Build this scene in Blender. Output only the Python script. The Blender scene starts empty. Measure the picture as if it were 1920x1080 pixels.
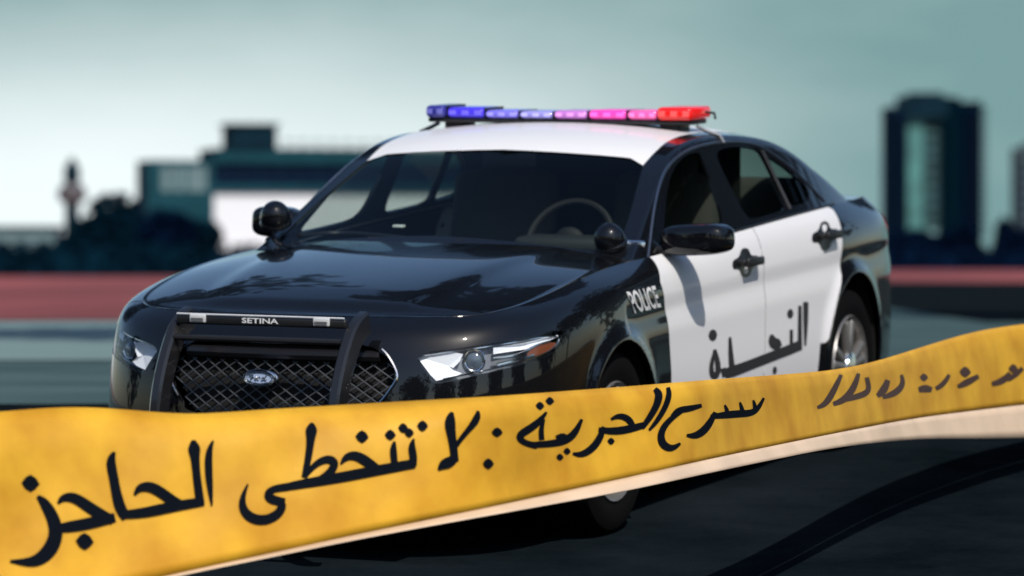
import bpy, bmesh, math, random
import numpy as np
from mathutils import Vector, Matrix
from mathutils.bvhtree import BVHTree
from mathutils.geometry import tessellate_polygon
R_ = math.radians
sc = bpy.context.scene
random.seed(7); rng = np.random.default_rng(7)

# ------------------------------------------------------------------ camera
FPX = 8504.5                                   # focal length in pixels of a 1920 wide frame
CP = np.array([7.37685, -15.21282, 2.287137])  # camera seen from the car (car: front at y=0, left +x)
ya, pi_, ro = R_(22.8227), R_(-4.3072), R_(.2255)
Rz = np.array([[math.cos(ya), -math.sin(ya), 0], [math.sin(ya), math.cos(ya), 0], [0, 0, 1]])
Rx = np.array([[1, 0, 0], [0, math.cos(pi_), -math.sin(pi_)], [0, math.sin(pi_), math.cos(pi_)]])
Rr = np.array([[math.cos(ro), 0, math.sin(ro)], [0, 1, 0], [-math.sin(ro), 0, math.cos(ro)]])
RC = Rz @ Rx @ Rr                              # columns: right, forward, up of the camera, in car space
TILT = R_(-.29)
RT = np.array([[1, 0, 0], [0, math.cos(TILT), -math.sin(TILT)], [0, math.sin(TILT), math.cos(TILT)]])
A3 = RT @ RC.T                                 # car -> world rotation
def w0(p): return A3 @ (np.asarray(p, float) - CP)
EYE = -w0((0, 5.3, .075))[2]                   # eye height above the level ground behind the car
def to_world(p):
    q = w0(p); q[2] += EYE; return q
M4 = Matrix([list(A3[0]) + [0], list(A3[1]) + [0], list(A3[2]) + [0], [0, 0, 0, 1]])
tw = to_world((0, 0, 0)); M4[0][3], M4[1][3], M4[2][3] = tw

cd = bpy.data.cameras.new('camera'); cam = bpy.data.objects.new('camera', cd)
sc.collection.objects.link(cam); sc.camera = cam
cam.location = (0, 0, EYE); cam.rotation_euler = (R_(90) + TILT, 0, 0)
cd.sensor_width = 36; cd.lens = FPX / 1920 * 36; cd.clip_start = .1; cd.clip_end = 20000
cd.dof.use_dof = True; cd.dof.focus_distance = 15.6; cd.dof.aperture_fstop = cd.lens / 1000 / .055

# ------------------------------------------------------------------ sky, sun, exposure
SUN_EL, SUN_AZ = 46, 160                         # azimuth clockwise from +Y
w = bpy.data.worlds.new('World'); sc.world = w; w.use_nodes = True
nt = w.node_tree; nt.nodes.clear(); N = nt.nodes.new; L = nt.links.new
sky = N('ShaderNodeTexSky'); sky.sky_type = 'NISHITA'; sky.sun_disc = False
sky.sun_elevation = R_(SUN_EL); sky.sun_rotation = R_(SUN_AZ); sky.air_density = 1.0; sky.dust_density = 1.0
hs_ = N('ShaderNodeHueSaturation'); hs_.inputs['Saturation'].default_value = 1.12; L(sky.outputs[0], hs_.inputs['Color']); bg1 = N('ShaderNodeBackground'); bg1.inputs[1].default_value = .085; L(hs_.outputs[0], bg1.inputs[0])
tc = N('ShaderNodeTexCoord'); sep = N('ShaderNodeSeparateXYZ'); L(tc.outputs['Generated'], sep.inputs[0])
def mrange(src, a, b, c=0., d=1., smooth=True):
    n = N('ShaderNodeMapRange'); n.interpolation_type = 'SMOOTHSTEP' if smooth else 'LINEAR'
    n.inputs[1].default_value, n.inputs[2].default_value, n.inputs[3].default_value, n.inputs[4].default_value = a, b, c, d
    L(src, n.inputs[0]); return n.outputs[0]
def mmul(a, b):
    n = N('ShaderNodeMath'); n.operation = 'MULTIPLY'; L(a, n.inputs[0]); L(b, n.inputs[1]); return n.outputs[0]
low = mrange(sep.outputs[2], .078, .012)         # low haze glow, brightest to the left of the view
lft = mrange(sep.outputs[0], .10, -.05)
glow0 = mmul(low, lft)
nz = N('ShaderNodeTexNoise'); nz.inputs['Scale'].default_value = 14; nz.inputs['Detail'].default_value = 5; mpw = N('ShaderNodeMapping'); mpw.inputs['Scale'].default_value = (1, 1, 2.6)
L(tc.outputs['Generated'], mpw.inputs[0]); L(mpw.outputs[0], nz.inputs['Vector']); hz = mrange(nz.outputs[0], .3, .7, -.045, .06)
ga = N('ShaderNodeMath'); ga.operation = 'ADD'; L(glow0, ga.inputs[0]); L(hz, ga.inputs[1]); ga.use_clamp = True; glow = ga.outputs[0]
mixc = N('ShaderNodeMix'); mixc.data_type = 'RGBA'
mixc.inputs[6].default_value = (.150, .262, .265, 1); mixc.inputs[7].default_value = (.68, .75, .755, 1)
L(glow, mixc.inputs[0])
bg2 = N('ShaderNodeBackground'); bg2.inputs[1].default_value = 1.0; L(mixc.outputs[2], bg2.inputs[0])
band = mmul(mrange(sep.outputs[2], .07, .16, 1., 0.), mrange(sep.outputs[1], .80, .94))
ms = N('ShaderNodeMixShader'); L(band, ms.inputs[0]); L(bg1.outputs[0], ms.inputs[1]); L(bg2.outputs[0], ms.inputs[2])
wo = N('ShaderNodeOutputWorld'); L(ms.outputs[0], wo.inputs[0])
sl = bpy.data.lights.new('sun', 'SUN'); sl.energy = 2.9; sl.angle = R_(.5); sl.color = (1, .95, .88)
so = bpy.data.objects.new('sun', sl); sc.collection.objects.link(so)
az = R_(SUN_AZ); el = R_(SUN_EL)
sd = Vector((math.sin(az) * math.cos(el), math.cos(az) * math.cos(el), math.sin(el)))
so.rotation_euler = sd.to_track_quat('Z', 'Y').to_euler()
vs = sc.view_settings; vs.view_transform = 'Standard'; vs.look = 'None'; vs.exposure = .45; vs.gamma = 1; vs.use_curve_mapping = False
sc.cycles.max_bounces = 8; sc.cycles.transparent_max_bounces = 12

# ------------------------------------------------------------------ materials
MATS = {}
def mat(name, col, rough=.5, metal=0, coat=0, noise=0, nscale=5, bump=0, bscale=50, emit=None, estr=0, spec=.5, col2=None, stretch=None):
    if name in MATS: return MATS[name]
    m = bpy.data.materials.new(name); m.use_nodes = True; n = m.node_tree; b = n.nodes['Principled BSDF']
    b.inputs['Base Color'].default_value = (*col, 1); b.inputs['Roughness'].default_value = rough
    b.inputs['Metallic'].default_value = metal; b.inputs['Coat Weight'].default_value = coat
    b.inputs['Coat Roughness'].default_value = .03; b.inputs['Specular IOR Level'].default_value = spec
    if noise or bump:
        t = n.nodes.new('ShaderNodeTexCoord'); mp = n.nodes.new('ShaderNodeMapping')
        n.links.new(t.outputs['Object'], mp.inputs[0])
        if stretch: mp.inputs['Scale'].default_value = stretch
    if noise:
        x = n.nodes.new('ShaderNodeTexNoise'); x.inputs['Scale'].default_value = nscale; x.inputs['Detail'].default_value = 6 if name != 'dark asphalt' else 14; x.inputs['Roughness'].default_value = .5 if name != 'dark asphalt' else .74
        n.links.new(mp.outputs[0], x.inputs['Vector'])
        r = n.nodes.new('ShaderNodeMapRange'); r.inputs[1].default_value = .3; r.inputs[2].default_value = .7
        n.links.new(x.outputs[0], r.inputs[0])
        mx = n.nodes.new('ShaderNodeMix'); mx.data_type = 'RGBA'
        c2 = col2 or tuple(c * (1 + noise) for c in col); c1 = col if col2 else tuple(c * (1 - noise) for c in col)
        mx.inputs[6].default_value = (*c1, 1); mx.inputs[7].default_value = (*c2, 1)
        n.links.new(r.outputs[0], mx.inputs[0]); n.links.new(mx.outputs[2], b.inputs['Base Color'])
    if bump:
        x = n.nodes.new('ShaderNodeTexNoise'); x.inputs['Scale'].default_value = bscale; x.inputs['Detail'].default_value = 5
        n.links.new(mp.outputs[0], x.inputs['Vector'])
        bp = n.nodes.new('ShaderNodeBump'); bp.inputs['Strength'].default_value = bump; bp.inputs['Distance'].default_value = .01
        n.links.new(x.outputs[0], bp.inputs['Height']); n.links.new(bp.outputs[0], b.inputs['Normal'])
    if emit:
        b.inputs['Emission Color'].default_value = (*emit, 1); b.inputs['Emission Strength'].default_value = estr
    MATS[name] = m; return m
def glass(name, tint, rough=.02, ior=1.5):
    m = bpy.data.materials.new(name); m.use_nodes = True; n = m.node_tree; n.nodes.clear()
    o = n.nodes.new('ShaderNodeOutputMaterial'); mx = n.nodes.new('ShaderNodeMixShader'); t = n.nodes.new('ShaderNodeBsdfTransparent')
    g = n.nodes.new('ShaderNodeBsdfGlossy'); f = n.nodes.new('ShaderNodeFresnel'); f.inputs[0].default_value = ior
    geo = n.nodes.new('ShaderNodeNewGeometry'); io = n.nodes.new('ShaderNodeMapRange'); io.inputs[3].default_value = ior; io.inputs[4].default_value = 1 / ior
    n.links.new(geo.outputs['Backfacing'], io.inputs[0]); n.links.new(io.outputs[0], f.inputs[0])
    t.inputs[0].default_value = (*tint, 1); g.inputs['Roughness'].default_value = rough
    n.links.new(f.outputs[0], mx.inputs[0]); n.links.new(t.outputs[0], mx.inputs[1]); n.links.new(g.outputs[0], mx.inputs[2])
    n.links.new(mx.outputs[0], o.inputs[0]); MATS[name] = m; return m
BLACK = mat('black paint', (.004, .0045, .006), .3, 0, 1, spec=.05)
WHITE = mat('white paint', (.76, .755, .76), .4, 0, .3, spec=.3)
PLAST = mat('black plastic', (.010, .010, .011), .42)
RUB = mat('tyre rubber', (.003, .003, .003), .9, spec=.1, bump=.2, bscale=60)
PIT = mat('dark underside', (.005, .005, .005), .9)
CHROME = mat('chrome', (.75, .76, .78), .12, 1)
TRIM = mat('window trim steel', (.42, .43, .47), .3, 1)
ALLOY = mat('painted alloy', (.26, .25, .24), .35, .6)
SEAT = mat('seat fabric', (.11, .10, .09), .9, bump=.2, bscale=80)
DASH = mat('dashboard plastic', (.02, .022, .022), .6)
WIN = glass('window glass', (.52, .60, .56))
WSG = glass('windshield glass', (.76, .83, .79), ior=1.28); WIN2 = glass('front side glass', (.5, .55, .52), ior=1.15)
LENS = glass('headlight lens', (.93, .95, .97), .03)
REFL = mat('headlight reflector', (.9, .91, .93), .35, 0)
LBLK = mat('black bezel', (.01, .01, .012), .3)
AMB = mat('amber reflector', (.20, .055, .02), .3, emit=(.5, .12, .02), estr=.0)
DECAL = mat('black lettering', (.022, .022, .024), .55)
WDECAL = mat('white lettering', (.75, .75, .75), .5)

# ------------------------------------------------------------------ object helpers
def tag(o, label=None, cat=None, group=None, kind=None):
    if label: o['label'] = label
    if cat: o['category'] = cat
    if group: o['group'] = group
    if kind: o['kind'] = kind
    return o
def link(o, parent=None):
    sc.collection.objects.link(o)
    if parent: o.parent = parent
    return o
def empty(name, loc=(0, 0, 0), rz=0):
    o = bpy.data.objects.new(name, None); o.location = loc; o.rotation_euler = (0, 0, rz); o.empty_display_size = .1
    return link(o)
def mk(name, V, F, m, parent=None, normals=None, smooth=True, mats=None, mi=None):
    me = bpy.data.meshes.new(name); me.from_pydata([tuple(map(float, v[:3])) for v in V], [], [tuple(int(i) for i in f) for f in F])
    for x in (mats or [m]): me.materials.append(x)
    if mi is not None: me.polygons.foreach_set('material_index', list(mi))
    me.polygons.foreach_set('use_smooth', [smooth] * len(me.polygons)); me.update()
    if normals is not None:
        me.normals_split_custom_set_from_vertices([tuple(map(float, n)) for n in normals])
    return link(bpy.data.objects.new(name, me), parent)
class MB:
    def __init__(s): s.V = []; s.F = []
    def add(s, V, F):
        k = len(s.V); s.V += [tuple(v) for v in V]; s.F += [tuple(i + k for i in f) for f in F]; return s
    def box(s, c, d, rz=0, bev=0, rot=None):
        bm = bmesh.new(); bmesh.ops.create_cube(bm, size=1); bmesh.ops.scale(bm, vec=d, verts=bm.verts)
        if bev: bmesh.ops.bevel(bm, geom=bm.edges[:], offset=bev, segments=3, affect='EDGES', profile=.5)
        m = (rot if rot is not None else Matrix.Rotation(rz, 3, 'Z')).to_4x4(); m.translation = Vector(c); bmesh.ops.transform(bm, matrix=m, verts=bm.verts)
        bm.verts.ensure_lookup_table(); s.add([v.co[:] for v in bm.verts], [[v.index for v in f.verts] for f in bm.faces]); bm.free(); return s
    def tube(s, pts, r, n=8, closed=False, flat=None):
        P = [Vector(p) for p in pts]; K = len(P); rr = r if hasattr(r, '__len__') else [r] * K
        base = len(s.V); up = None
        for i in range(K):
            if closed: t = P[(i + 1) % K] - P[i - 1]
            else: t = P[min(i + 1, K - 1)] - P[max(i - 1, 0)]
            t.normalize()
            if up is None: up = t.orthogonal().normalized()
            up = (up - t * up.dot(t)).normalized(); b = t.cross(up)
            for j in range(n):
                a = 2 * math.pi * j / n; s.V.append(tuple(P[i] + (up * math.cos(a) + b * math.sin(a)) * rr[i]))
        for i in range(K if closed else K - 1):
            for j in range(n):
                a = base + i * n + j; b2 = base + i * n + (j + 1) % n; k2 = ((i + 1) % K) * n
                s.F.append((a, b2, base + k2 + (j + 1) % n, base + k2 + j))
        if not closed:
            s.F.append(tuple(base + j for j in range(n))[::-1]); s.F.append(tuple(base + (K - 1) * n + j for j in range(n)))
        return s
    def lathe(s, c, axis, prof, n=32):      # prof: (radius, distance along the axis)
        a = Vector(axis).normalized(); u = a.orthogonal().normalized(); v = a.cross(u); c = Vector(c); k = len(s.V); K = len(prof)
        for (r, d) in prof:
            for j in range(n):
                t = 2 * math.pi * j / n; s.V.append(tuple(c + a * d + (u * math.cos(t) + v * math.sin(t)) * r))
        for i in range(K - 1):
            for j in range(n): s.F.append((k + i * n + j, k + i * n + (j + 1) % n, k + (i + 1) * n + (j + 1) % n, k + (i + 1) * n + j))
        return s
    def ball(s, c, r, seg=16, rings=10, rot=None, e=1.0):
        pts = []; c = Vector(c); k = len(s.V)
        r = r if hasattr(r, '__len__') else (r, r, r)
        sp = lambda x: math.copysign(abs(x) ** e, x)
        for i in range(rings + 1):
            ph = math.pi * i / rings - math.pi / 2
            for j in range(seg):
                th = 2 * math.pi * j / seg
                v = Vector((r[0] * sp(math.cos(ph)) * sp(math.cos(th)), r[1] * sp(math.cos(ph)) * sp(math.sin(th)), r[2] * sp(math.sin(ph))))
                if rot is not None: v = rot @ v
                s.V.append(tuple(c + v))
        for i in range(rings):
            for j in range(seg): s.F.append((k + i * seg + j, k + i * seg + (j + 1) % seg, k + (i + 1) * seg + (j + 1) % seg, k + (i + 1) * seg + j))
        return s
    def build(s, name, m, parent=None, smooth=True, angle=35):
        o = mk(name, s.V, s.F, m, parent, smooth=False)
        if smooth:
            bm = bmesh.new(); bm.from_mesh(o.data); bmesh.ops.remove_doubles(bm, verts=bm.verts, dist=1e-5)
            bmesh.ops.recalc_face_normals(bm, faces=bm.faces)
            for f in bm.faces: f.smooth = True
            for e in bm.edges:
                if len(e.link_faces) == 2 and e.calc_face_angle(0) > R_(angle): e.smooth = False
            bm.to_mesh(o.data); bm.free()
        return o

# ------------------------------------------------------------------ pixel <-> car space
def PX(X):
    d = (np.asarray(X, float) - CP) @ RC
    return np.c_[960 + FPX * d[:, 0] / d[:, 1], 540 - FPX * d[:, 2] / d[:, 1]]
def ray(px, py):
    d = RC @ np.array([(px - 960) / FPX, 1, (540 - py) / FPX]); return d / np.linalg.norm(d)
def onplane(px, py, ax, val):
    d = ray(px, py); t = (val - CP[ax]) / d[ax]; return CP + d * t

# ------------------------------------------------------------------ smooth surface tools
def bspl(P, n, axis=0):                           # uniform cubic B-spline through a phantom ended control row
    P = np.moveaxis(np.asarray(P, float), axis, 0)
    Q = np.concatenate([[2 * P[0] - P[1]], P, [2 * P[-1] - P[-2]]]); m = len(P) - 1
    t = np.linspace(0, m, n); i = np.minimum(t.astype(int), m - 1); f = t - i
    f = f.reshape([-1] + [1] * (P.ndim - 1))
    r = ((1 - f) ** 3 * Q[i] + (3 * f ** 3 - 6 * f ** 2 + 4) * Q[i + 1] + (-3 * f ** 3 + 3 * f ** 2 + 3 * f + 1) * Q[i + 2] + f ** 3 * Q[i + 3]) / 6
    return np.moveaxis(r, 0, axis)
def gridmesh(G, flip=False):
    a, b = G.shape[:2]; du = np.gradient(G, axis=0); dv = np.gradient(G, axis=1)
    n = np.cross(du, dv); n /= np.maximum(np.linalg.norm(n, axis=2, keepdims=True), 1e-9)
    if flip: n = -n
    I = np.arange(a * b).reshape(a, b)
    A, B, C, D = I[:-1, :-1].ravel(), I[1:, :-1].ravel(), I[1:, 1:].ravel(), I[:-1, 1:].ravel()
    F = np.r_[np.c_[A, B, C], np.c_[A, C, D]]
    if flip: F = F[:, ::-1]
    return np.c_[G.reshape(-1, 3), n.reshape(-1, 3)], F
def clip(V, F, phi):                               # split a triangle mesh along phi=0: returns inside (phi<0), outside
    phi = np.where(np.abs(phi) < 1e-6, 1e-6, phi); s = phi[F] < 0; c = s.sum(1)
    ins = [F[c == 3]]; out = [F[c == 0]]; V = list(V); newp = {}; fi = []; fo = []
    def mid(a, b):
        k = (a, b) if a < b else (b, a)
        if k not in newp:
            t = phi[k[0]] / (phi[k[0]] - phi[k[1]]); newp[k] = len(V); V.append(V[k[0]] * (1 - t) + V[k[1]] * t)
        return newp[k]
    for f in F[(c == 1) | (c == 2)]:
        sg = [phi[i] < 0 for i in f]; lone = sg.index(True) if sum(sg) == 1 else sg.index(False)
        a, b, d = f[lone], f[(lone + 1) % 3], f[(lone + 2) % 3]; p, q = mid(a, b), mid(a, d)
        t1 = [(a, p, q)]; t2 = [(p, b, d), (p, d, q)]
        (fi if sg[lone] else fo).extend(t1); (fo if sg[lone] else fi).extend(t2)
    V = np.array(V)
    def comp(Fs, extra):
        Fx = np.concatenate([Fs[0], np.array(extra).reshape(-1, 3).astype(int)]) if len(extra) else Fs[0]
        if len(Fx) == 0: return np.zeros((0, 6)), Fx
        u, inv = np.unique(Fx, return_inverse=True); return V[u], inv.reshape(-1, 3)
    return comp(ins, fi), comp(out, fo)
def smoothpoly(P, k=3):                            # Chaikin rounding of a closed outline
    P = np.asarray(P, float)
    for _ in range(k):
        Q = np.roll(P, -1, 0); P = np.stack([P * .75 + Q * .25, P * .25 + Q * .75], 1).reshape(-1, P.shape[1])
    return P
def corners(P, f=.18):
    P = np.asarray(P, float); Q = []
    for i in range(len(P)):
        a, b = P[i], P[(i + 1) % len(P)]; Q += [a * (1 - f) + b * f, a * f + b * (1 - f)]
    return smoothpoly(Q, 2)
def sdpoly(X, P):
    X = np.asarray(X)[:, :2]; P = np.asarray(P); d = np.full(len(X), 1e18); ins = np.zeros(len(X), bool)
    for a, b in zip(P, np.roll(P, -1, 0)):
        e = b - a; wv = X - a; t = np.clip((wv @ e) / max(e @ e, 1e-12), 0, 1); r = wv - t[:, None] * e
        d = np.minimum(d, (r * r).sum(1))
        c = ((a[1] <= X[:, 1]) != (b[1] <= X[:, 1])); ins ^= c & (X[:, 0] < a[0] + (X[:, 1] - a[1]) * e[0] / (e[1] if abs(e[1]) > 1e-12 else 1e-12))
    return np.where(ins, -1, 1) * np.sqrt(d)
def flange(V, F, depth=.014):                      # turn the border of a panel inwards so that gaps have depth
    E = {}
    for f in F:
        for a, b in ((f[0], f[1]), (f[1], f[2]), (f[2], f[0])):
            E[(a, b)] = 1
    bd = [(a, b) for (a, b) in E if (b, a) not in E]
    V = list(V); F = [tuple(f) for f in F]
    for a, b in bd:
        A, B = V[a], V[b]; e = B[:3] - A[:3]; l = np.linalg.norm(e)
        if l < 1e-7 or (abs(A[0]) < 1e-4 and abs(B[0]) < 1e-4): continue
        n = np.cross(e, A[3:] + B[3:]); n /= max(np.linalg.norm(n), 1e-9); k = len(V)
        for P in (A, B): V.append(np.r_[P[:3], n]); V.append(np.r_[P[:3] - P[3:] * depth, n])
        F.append((k, k + 1, k + 3)); F.append((k, k + 3, k + 2))
    return np.array(V), F
def mirror(V, F):
    W = V.copy(); W[:, 0] *= -1; W[:, 3] *= -1; return W, [tuple(f)[::-1] for f in F]
def panel(name, V, F, m, parent, side=0, off=0, fl=.014):
    """side 0: both halves joined, 1: left only, -1: mirrored only"""
    V = V.copy(); V[:, 3:] /= np.maximum(np.linalg.norm(V[:, 3:], axis=1, keepdims=True), 1e-9)
    if off: V[:, :3] += V[:, 3:] * off
    if fl: V, F = flange(V, F, fl)
    Ms = [(V, [tuple(f) for f in F])] if side >= 0 else []
    if side <= 0: Ms.append(mirror(V, F))
    W = np.concatenate([a for a, _ in Ms]); Fs = []; k = 0
    for a, b in Ms: Fs += [tuple(int(i) + k for i in f) for f in b]; k += len(a)
    n = W[:, 3:]; n = n / np.maximum(np.linalg.norm(n, axis=1, keepdims=True), 1e-9)
    return mk(name, W[:, :3], Fs, m, parent, normals=n)

# ------------------------------------------------------------------ the car: base surfaces (left half, mirrored later)
car = bpy.data.objects.new('patrol_car', None); link(car); car.matrix_world = M4
tag(car, 'black and white police sedan with push bumper and lit roof light bar', 'police car')
plan = np.array([(0, 0), (.36, .015), (.62, .085), (.83, .225), (.945, .47), (.972, .78), (.970, 1.06), (.95, 1.45), (.942, 1.85), (.945, 2.4),
                 (.95, 2.9), (.957, 3.4), (.972, 3.87), (.955, 4.3), (.92, 4.68), (.80, 4.96), (.45, 5.10), (0, 5.14)])
tn = np.gradient(plan, axis=0); tn[0] = (1, 0); tn[-1] = (-1, 0); pn = np.c_[-tn[:, 1], tn[:, 0]]; pn /= np.linalg.norm(pn, axis=1)[:, None]  # inward
front = np.array([1, 1, 1, .8, .4, .1] + [0] * 12)
frnt_in = [.12, .05, .0, .01, .03, .06, .10, .17]; side_in = [.08, .035, .012, 0, .006, .004, .028, .075]
top_in = np.array([.17, .17, .16, .15, .145, .135, .125, .11, .085, .07, .07, .075, .085, .11, .14, .13, .12, .12])
z5 = [.80, .80, .80, .81, .82, .84, .86, .86, .86, .865, .875, .89, .91, .92, .90, .88, .87, .87]
z6 = [.865, .865, .865, .875, .91, .955, .985, 1.00, .99, 1.015, 1.035, 1.05, 1.065, 1.06, 1.05, 1.03, 1.02, 1.02]
z7 = [.905, .905, .905, .91, .935, .98, 1.015, 1.040, 1.045, 1.078, 1.100, 1.118, 1.135, 1.135, 1.135, 1.125, 1.12, 1.12]
C = np.zeros((18, 8, 3))
for i in range(18):
    zz = [.20, .25, .38, .54, .70, z5[i], z6[i], z7[i]]
    for j in range(8):
        ins = frnt_in[j] * front[i] + side_in[j] * (1 - front[i])
        if j == 7: ins = top_in[i]
        C[i, j] = (*(plan[i] + pn[i] * ins), zz[j])
C[0, :, 0] = 0; C[-1, :, 0] = 0
S = bspl(bspl(C, 240, 0), 64, 1)
S[0, :, 0] = 0; S[-1, :, 0] = 0
ARF, ARR = (1.13, .375, .385), (3.97, .45, .385)   # wheel arch circles in (y, z)
for (cy, cz, r) in (ARF, ARR):
    rr = np.hypot(S[..., 1] - cy, S[..., 2] - cz); ok = (S[..., 0] > .5) & (S[..., 2] > .1)
    S[..., 0] += np.where(ok, .022 * np.exp(-((rr - r) / .045) ** 2), 0)
# shoulder crease along the doors
S[..., 0] -= np.where((S[..., 1] > 1.2) & (S[..., 0] > .5), .010 * np.exp(-((S[..., 2] - .80 - .02 * S[..., 1]) / .05) ** 2), 0)
top = S[:, -1].copy()
SV, SF = gridmesh(S, flip=True)
if SV[SV[:, 1].argsort()[len(SV) // 2], 3] < 0: SV[:, 3:] *= -1; SF = SF[:, ::-1]
# hood
it = np.where((top[:, 1] < 1.72) & (np.arange(240) < 120))[0]; edge = top[it]
ic = int(np.argmax(edge[:, 0] > .60))               # where the front edge turns into the side edge
def resample(P, n):
    d = np.r_[0, np.cumsum(np.linalg.norm(np.diff(P, axis=0), axis=1))]; t = np.linspace(0, d[-1], n)
    return np.stack([np.interp(t, d, P[:, k]) for k in range(P.shape[1])], 1)
nt_, ns_ = 60, 90
fe = resample(edge[:ic + 1], nt_); se = resample(edge[ic:], ns_)
tt = np.linspace(0, 1, nt_); ss = np.linspace(0, 1, ns_)
cy = np.stack([tt * se[-1, 0], 1.43 + (se[-1, 1] - 1.43) * tt ** 2.2, np.zeros(nt_)], 1)
def lin(x, xs, ys): return np.interp(x, xs, ys)
def pch(xs, ys, n=400):
    P = bspl(np.c_[xs, ys], n); return lambda x: np.interp(x, P[:, 0], P[:, 1])
hc = pch([.05, .18, .35, .6, .9, 1.2, 1.5, 1.8], [.885, .920, .968, 1.012, 1.052, 1.080, 1.098, 1.105])
H = np.zeros((ns_, nt_, 3))
for a in range(ns_):
    s = ss[a]; sy = s
    for b in range(nt_):
        t = tt[b]
        x = (1 - s) * fe[b, 0] + s * cy[b, 0] ; y = (1 - s) * fe[b, 1] + s * cy[b, 1]
        if b: x += t ** 2 * (se[a, 0] - ((1 - s) * fe[-1, 0] + s * cy[-1, 0])); y += t ** 3 * (se[a, 1] - ((1 - s) * fe[-1, 1] + s * cy[-1, 1]))
        zc = hc(y); crown = t ** 2.6
        ze = (1 - s) * fe[b, 2] + s * se[-1, 2]
        z_in = zc * (1 - crown) + se[a, 2] * crown
        # raised centre between two creases
        tc_ = .60 + .06 * s; z_in += .014 * min(1, s * 5) / (1 + math.exp((t - tc_) / .028)) * (1 - .3 * s) - .004
        q = min(1, s / .10); q = q * q * (3 - 2 * q)
        z = fe[b, 2] * (1 - q) + z_in * q if b < nt_ - 1 else se[a, 2]
        H[a, b] = (x, y, z)
e_ = (1 - tt[-6:]) ;
HV, HF = gridmesh(H)
if HV[len(HV) // 2, 5] < 0: HV[:, 3:] *= -1; HF = HF[:, ::-1]
# greenhouse as a height field
FSW, SK, SQ, CRN = .05, 2.0, .9, .055
zcf = pch([1.30, 1.45, 1.65, 1.95, 2.22, 2.38, 2.60, 3.0, 3.4, 3.75, 4.05, 4.35, 4.62, 4.8, 5.0], [1.03, 1.085, 1.175, 1.315, 1.435, 1.488, 1.52, 1.54, 1.53, 1.485, 1.405, 1.30, 1.185, 1.13, 1.09])
xbf = lambda y: np.interp(y, top[20:200, 1][np.argsort(top[20:200, 1])], top[20:200, 0][np.argsort(top[20:200, 1])])
zbf = lambda y: np.interp(y, top[20:200, 1][np.argsort(top[20:200, 1])], top[20:200, 2][np.argsort(top[20:200, 1])])
ny, nx = 190, 96; ys = np.linspace(1.36, 4.85, ny); G = np.zeros((ny, nx, 3))
for a, y in enumerate(ys):
    xb = xbf(y) - .004; zb = zbf(y) - .012
    u = np.linspace(0, 1, nx); x = xb * (1 - (1 - u) ** 1.7)
    fr = np.clip((2.9 - y) / .6, 0, 1); rr = np.clip((y - 3.3) / .6, 0, 1)
    ye = y - fr * FSW * (x / .78) ** 2 + rr * .20 * (x / .78) ** 2
    T = zcf(ye) - (.037 + (CRN - .037) * np.clip((y - 2.7) / .6, 0, 1)) * (x / .62) ** 2
    q = (xb - x); Sd = zb + q * SK + SQ * q * q
    k = .03; h = np.clip(.5 + .5 * (Sd - T) / k, 0, 1)
    z = Sd * (1 - h) + T * h - k * h * (1 - h)
    G[a] = np.stack([x, np.full(nx, y), z], 1)
GV, GF = gridmesh(G)
if GV[len(GV) // 2, 5] < 0: GV[:, 3:] *= -1; GF = GF[:, ::-1]
# trunk deck
rear_e = top[(np.arange(240) > 160) & (top[:, 1] > 4.28)]
re_ = resample(rear_e, 70); D = np.zeros((70, 30, 3)); ctr = np.stack([np.zeros(70), np.linspace(4.25, re_[-1, 1], 70), np.zeros(70)], 1)
for a in range(70):
    for b in range(30):
        t = b / 29; p = ctr[a] * (1 - t) + re_[a] * t; z = re_[a, 2] + .028 * (1 - t * t) * min(1, (69 - a) / 12)
        D[a, b] = (p[0], p[1], z)
DV, DF = gridmesh(D)
if DV[len(DV) // 2, 5] < 0: DV[:, 3:] *= -1; DF = DF[:, ::-1]

def bvh(V, F): return BVHTree.FromPolygons([tuple(v[:3]) for v in V], [tuple(int(i) for i in f) for f in F])
bS, bG, bH = bvh(SV, SF), bvh(GV, GF), bvh(HV, HF)
def hit(px, py, tree, off=0):
    d = ray(px, py); p, n, i, t = tree.ray_cast(Vector(CP), Vector(d))
    if p is None: return None
    return np.array(p) - d * off
def hits(pts, tree, off=0):
    r = [hit(x, y, tree, off) for x, y in pts]; return np.array([q for q in r if q is not None])

# ---- windows cut from the greenhouse
def yz(V): return V[:, 1:3]
fdoor_px = [(1244, 452), (1247, 400), (1253, 345), (1264, 315), (1282, 293), (1312, 283), (1330, 330), (1362, 423), (1300, 440)]
rdoor_px = [(1338, 283), (1380, 274), (1405, 276), (1425, 281), (1452, 335), (1477, 391), (1440, 403), (1402, 413), (1370, 350)]
quart_px = [(1436, 289), (1475, 315), (1512, 349), (1518, 360), (1517, 377), (1500, 383), (1484, 388), (1460, 338)]
ws_px = [(560, 436), (700, 437), (850, 443), (1000, 456), (1150, 478), (1168, 440), (1180, 405), (1196, 345), (1209, 299), (1100, 289), (960, 281), (830, 277), (600, 270)]
def smp(P, k=2): return smoothpoly(P, k)
def yzpoly(pts, tree, k=2): return corners(hits(pts, tree)[:, 1:3])
rest = (GV, GF); GLASS = {}
def cut(VF, phi, mask=None):
    V, F = VF; p = phi(V)
    if mask is not None: p = np.where(mask(V), p, 1.)
    return clip(V, F, p)
for nm, pl in (('front', fdoor_px), ('rear', rdoor_px), ('quarter', quart_px)):
    P = yzpoly(pl, bG); GLASS[nm], rest = cut(rest, lambda V: sdpoly(yz(V), P), lambda V: V[:, 0] > .45)
P = smp(ws_px, 1); GLASS['ws'], rest = cut(rest, lambda V: sdpoly(PX(V[:, :3]), P) / 400., lambda V: V[:, 1] < 2.75)
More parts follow.
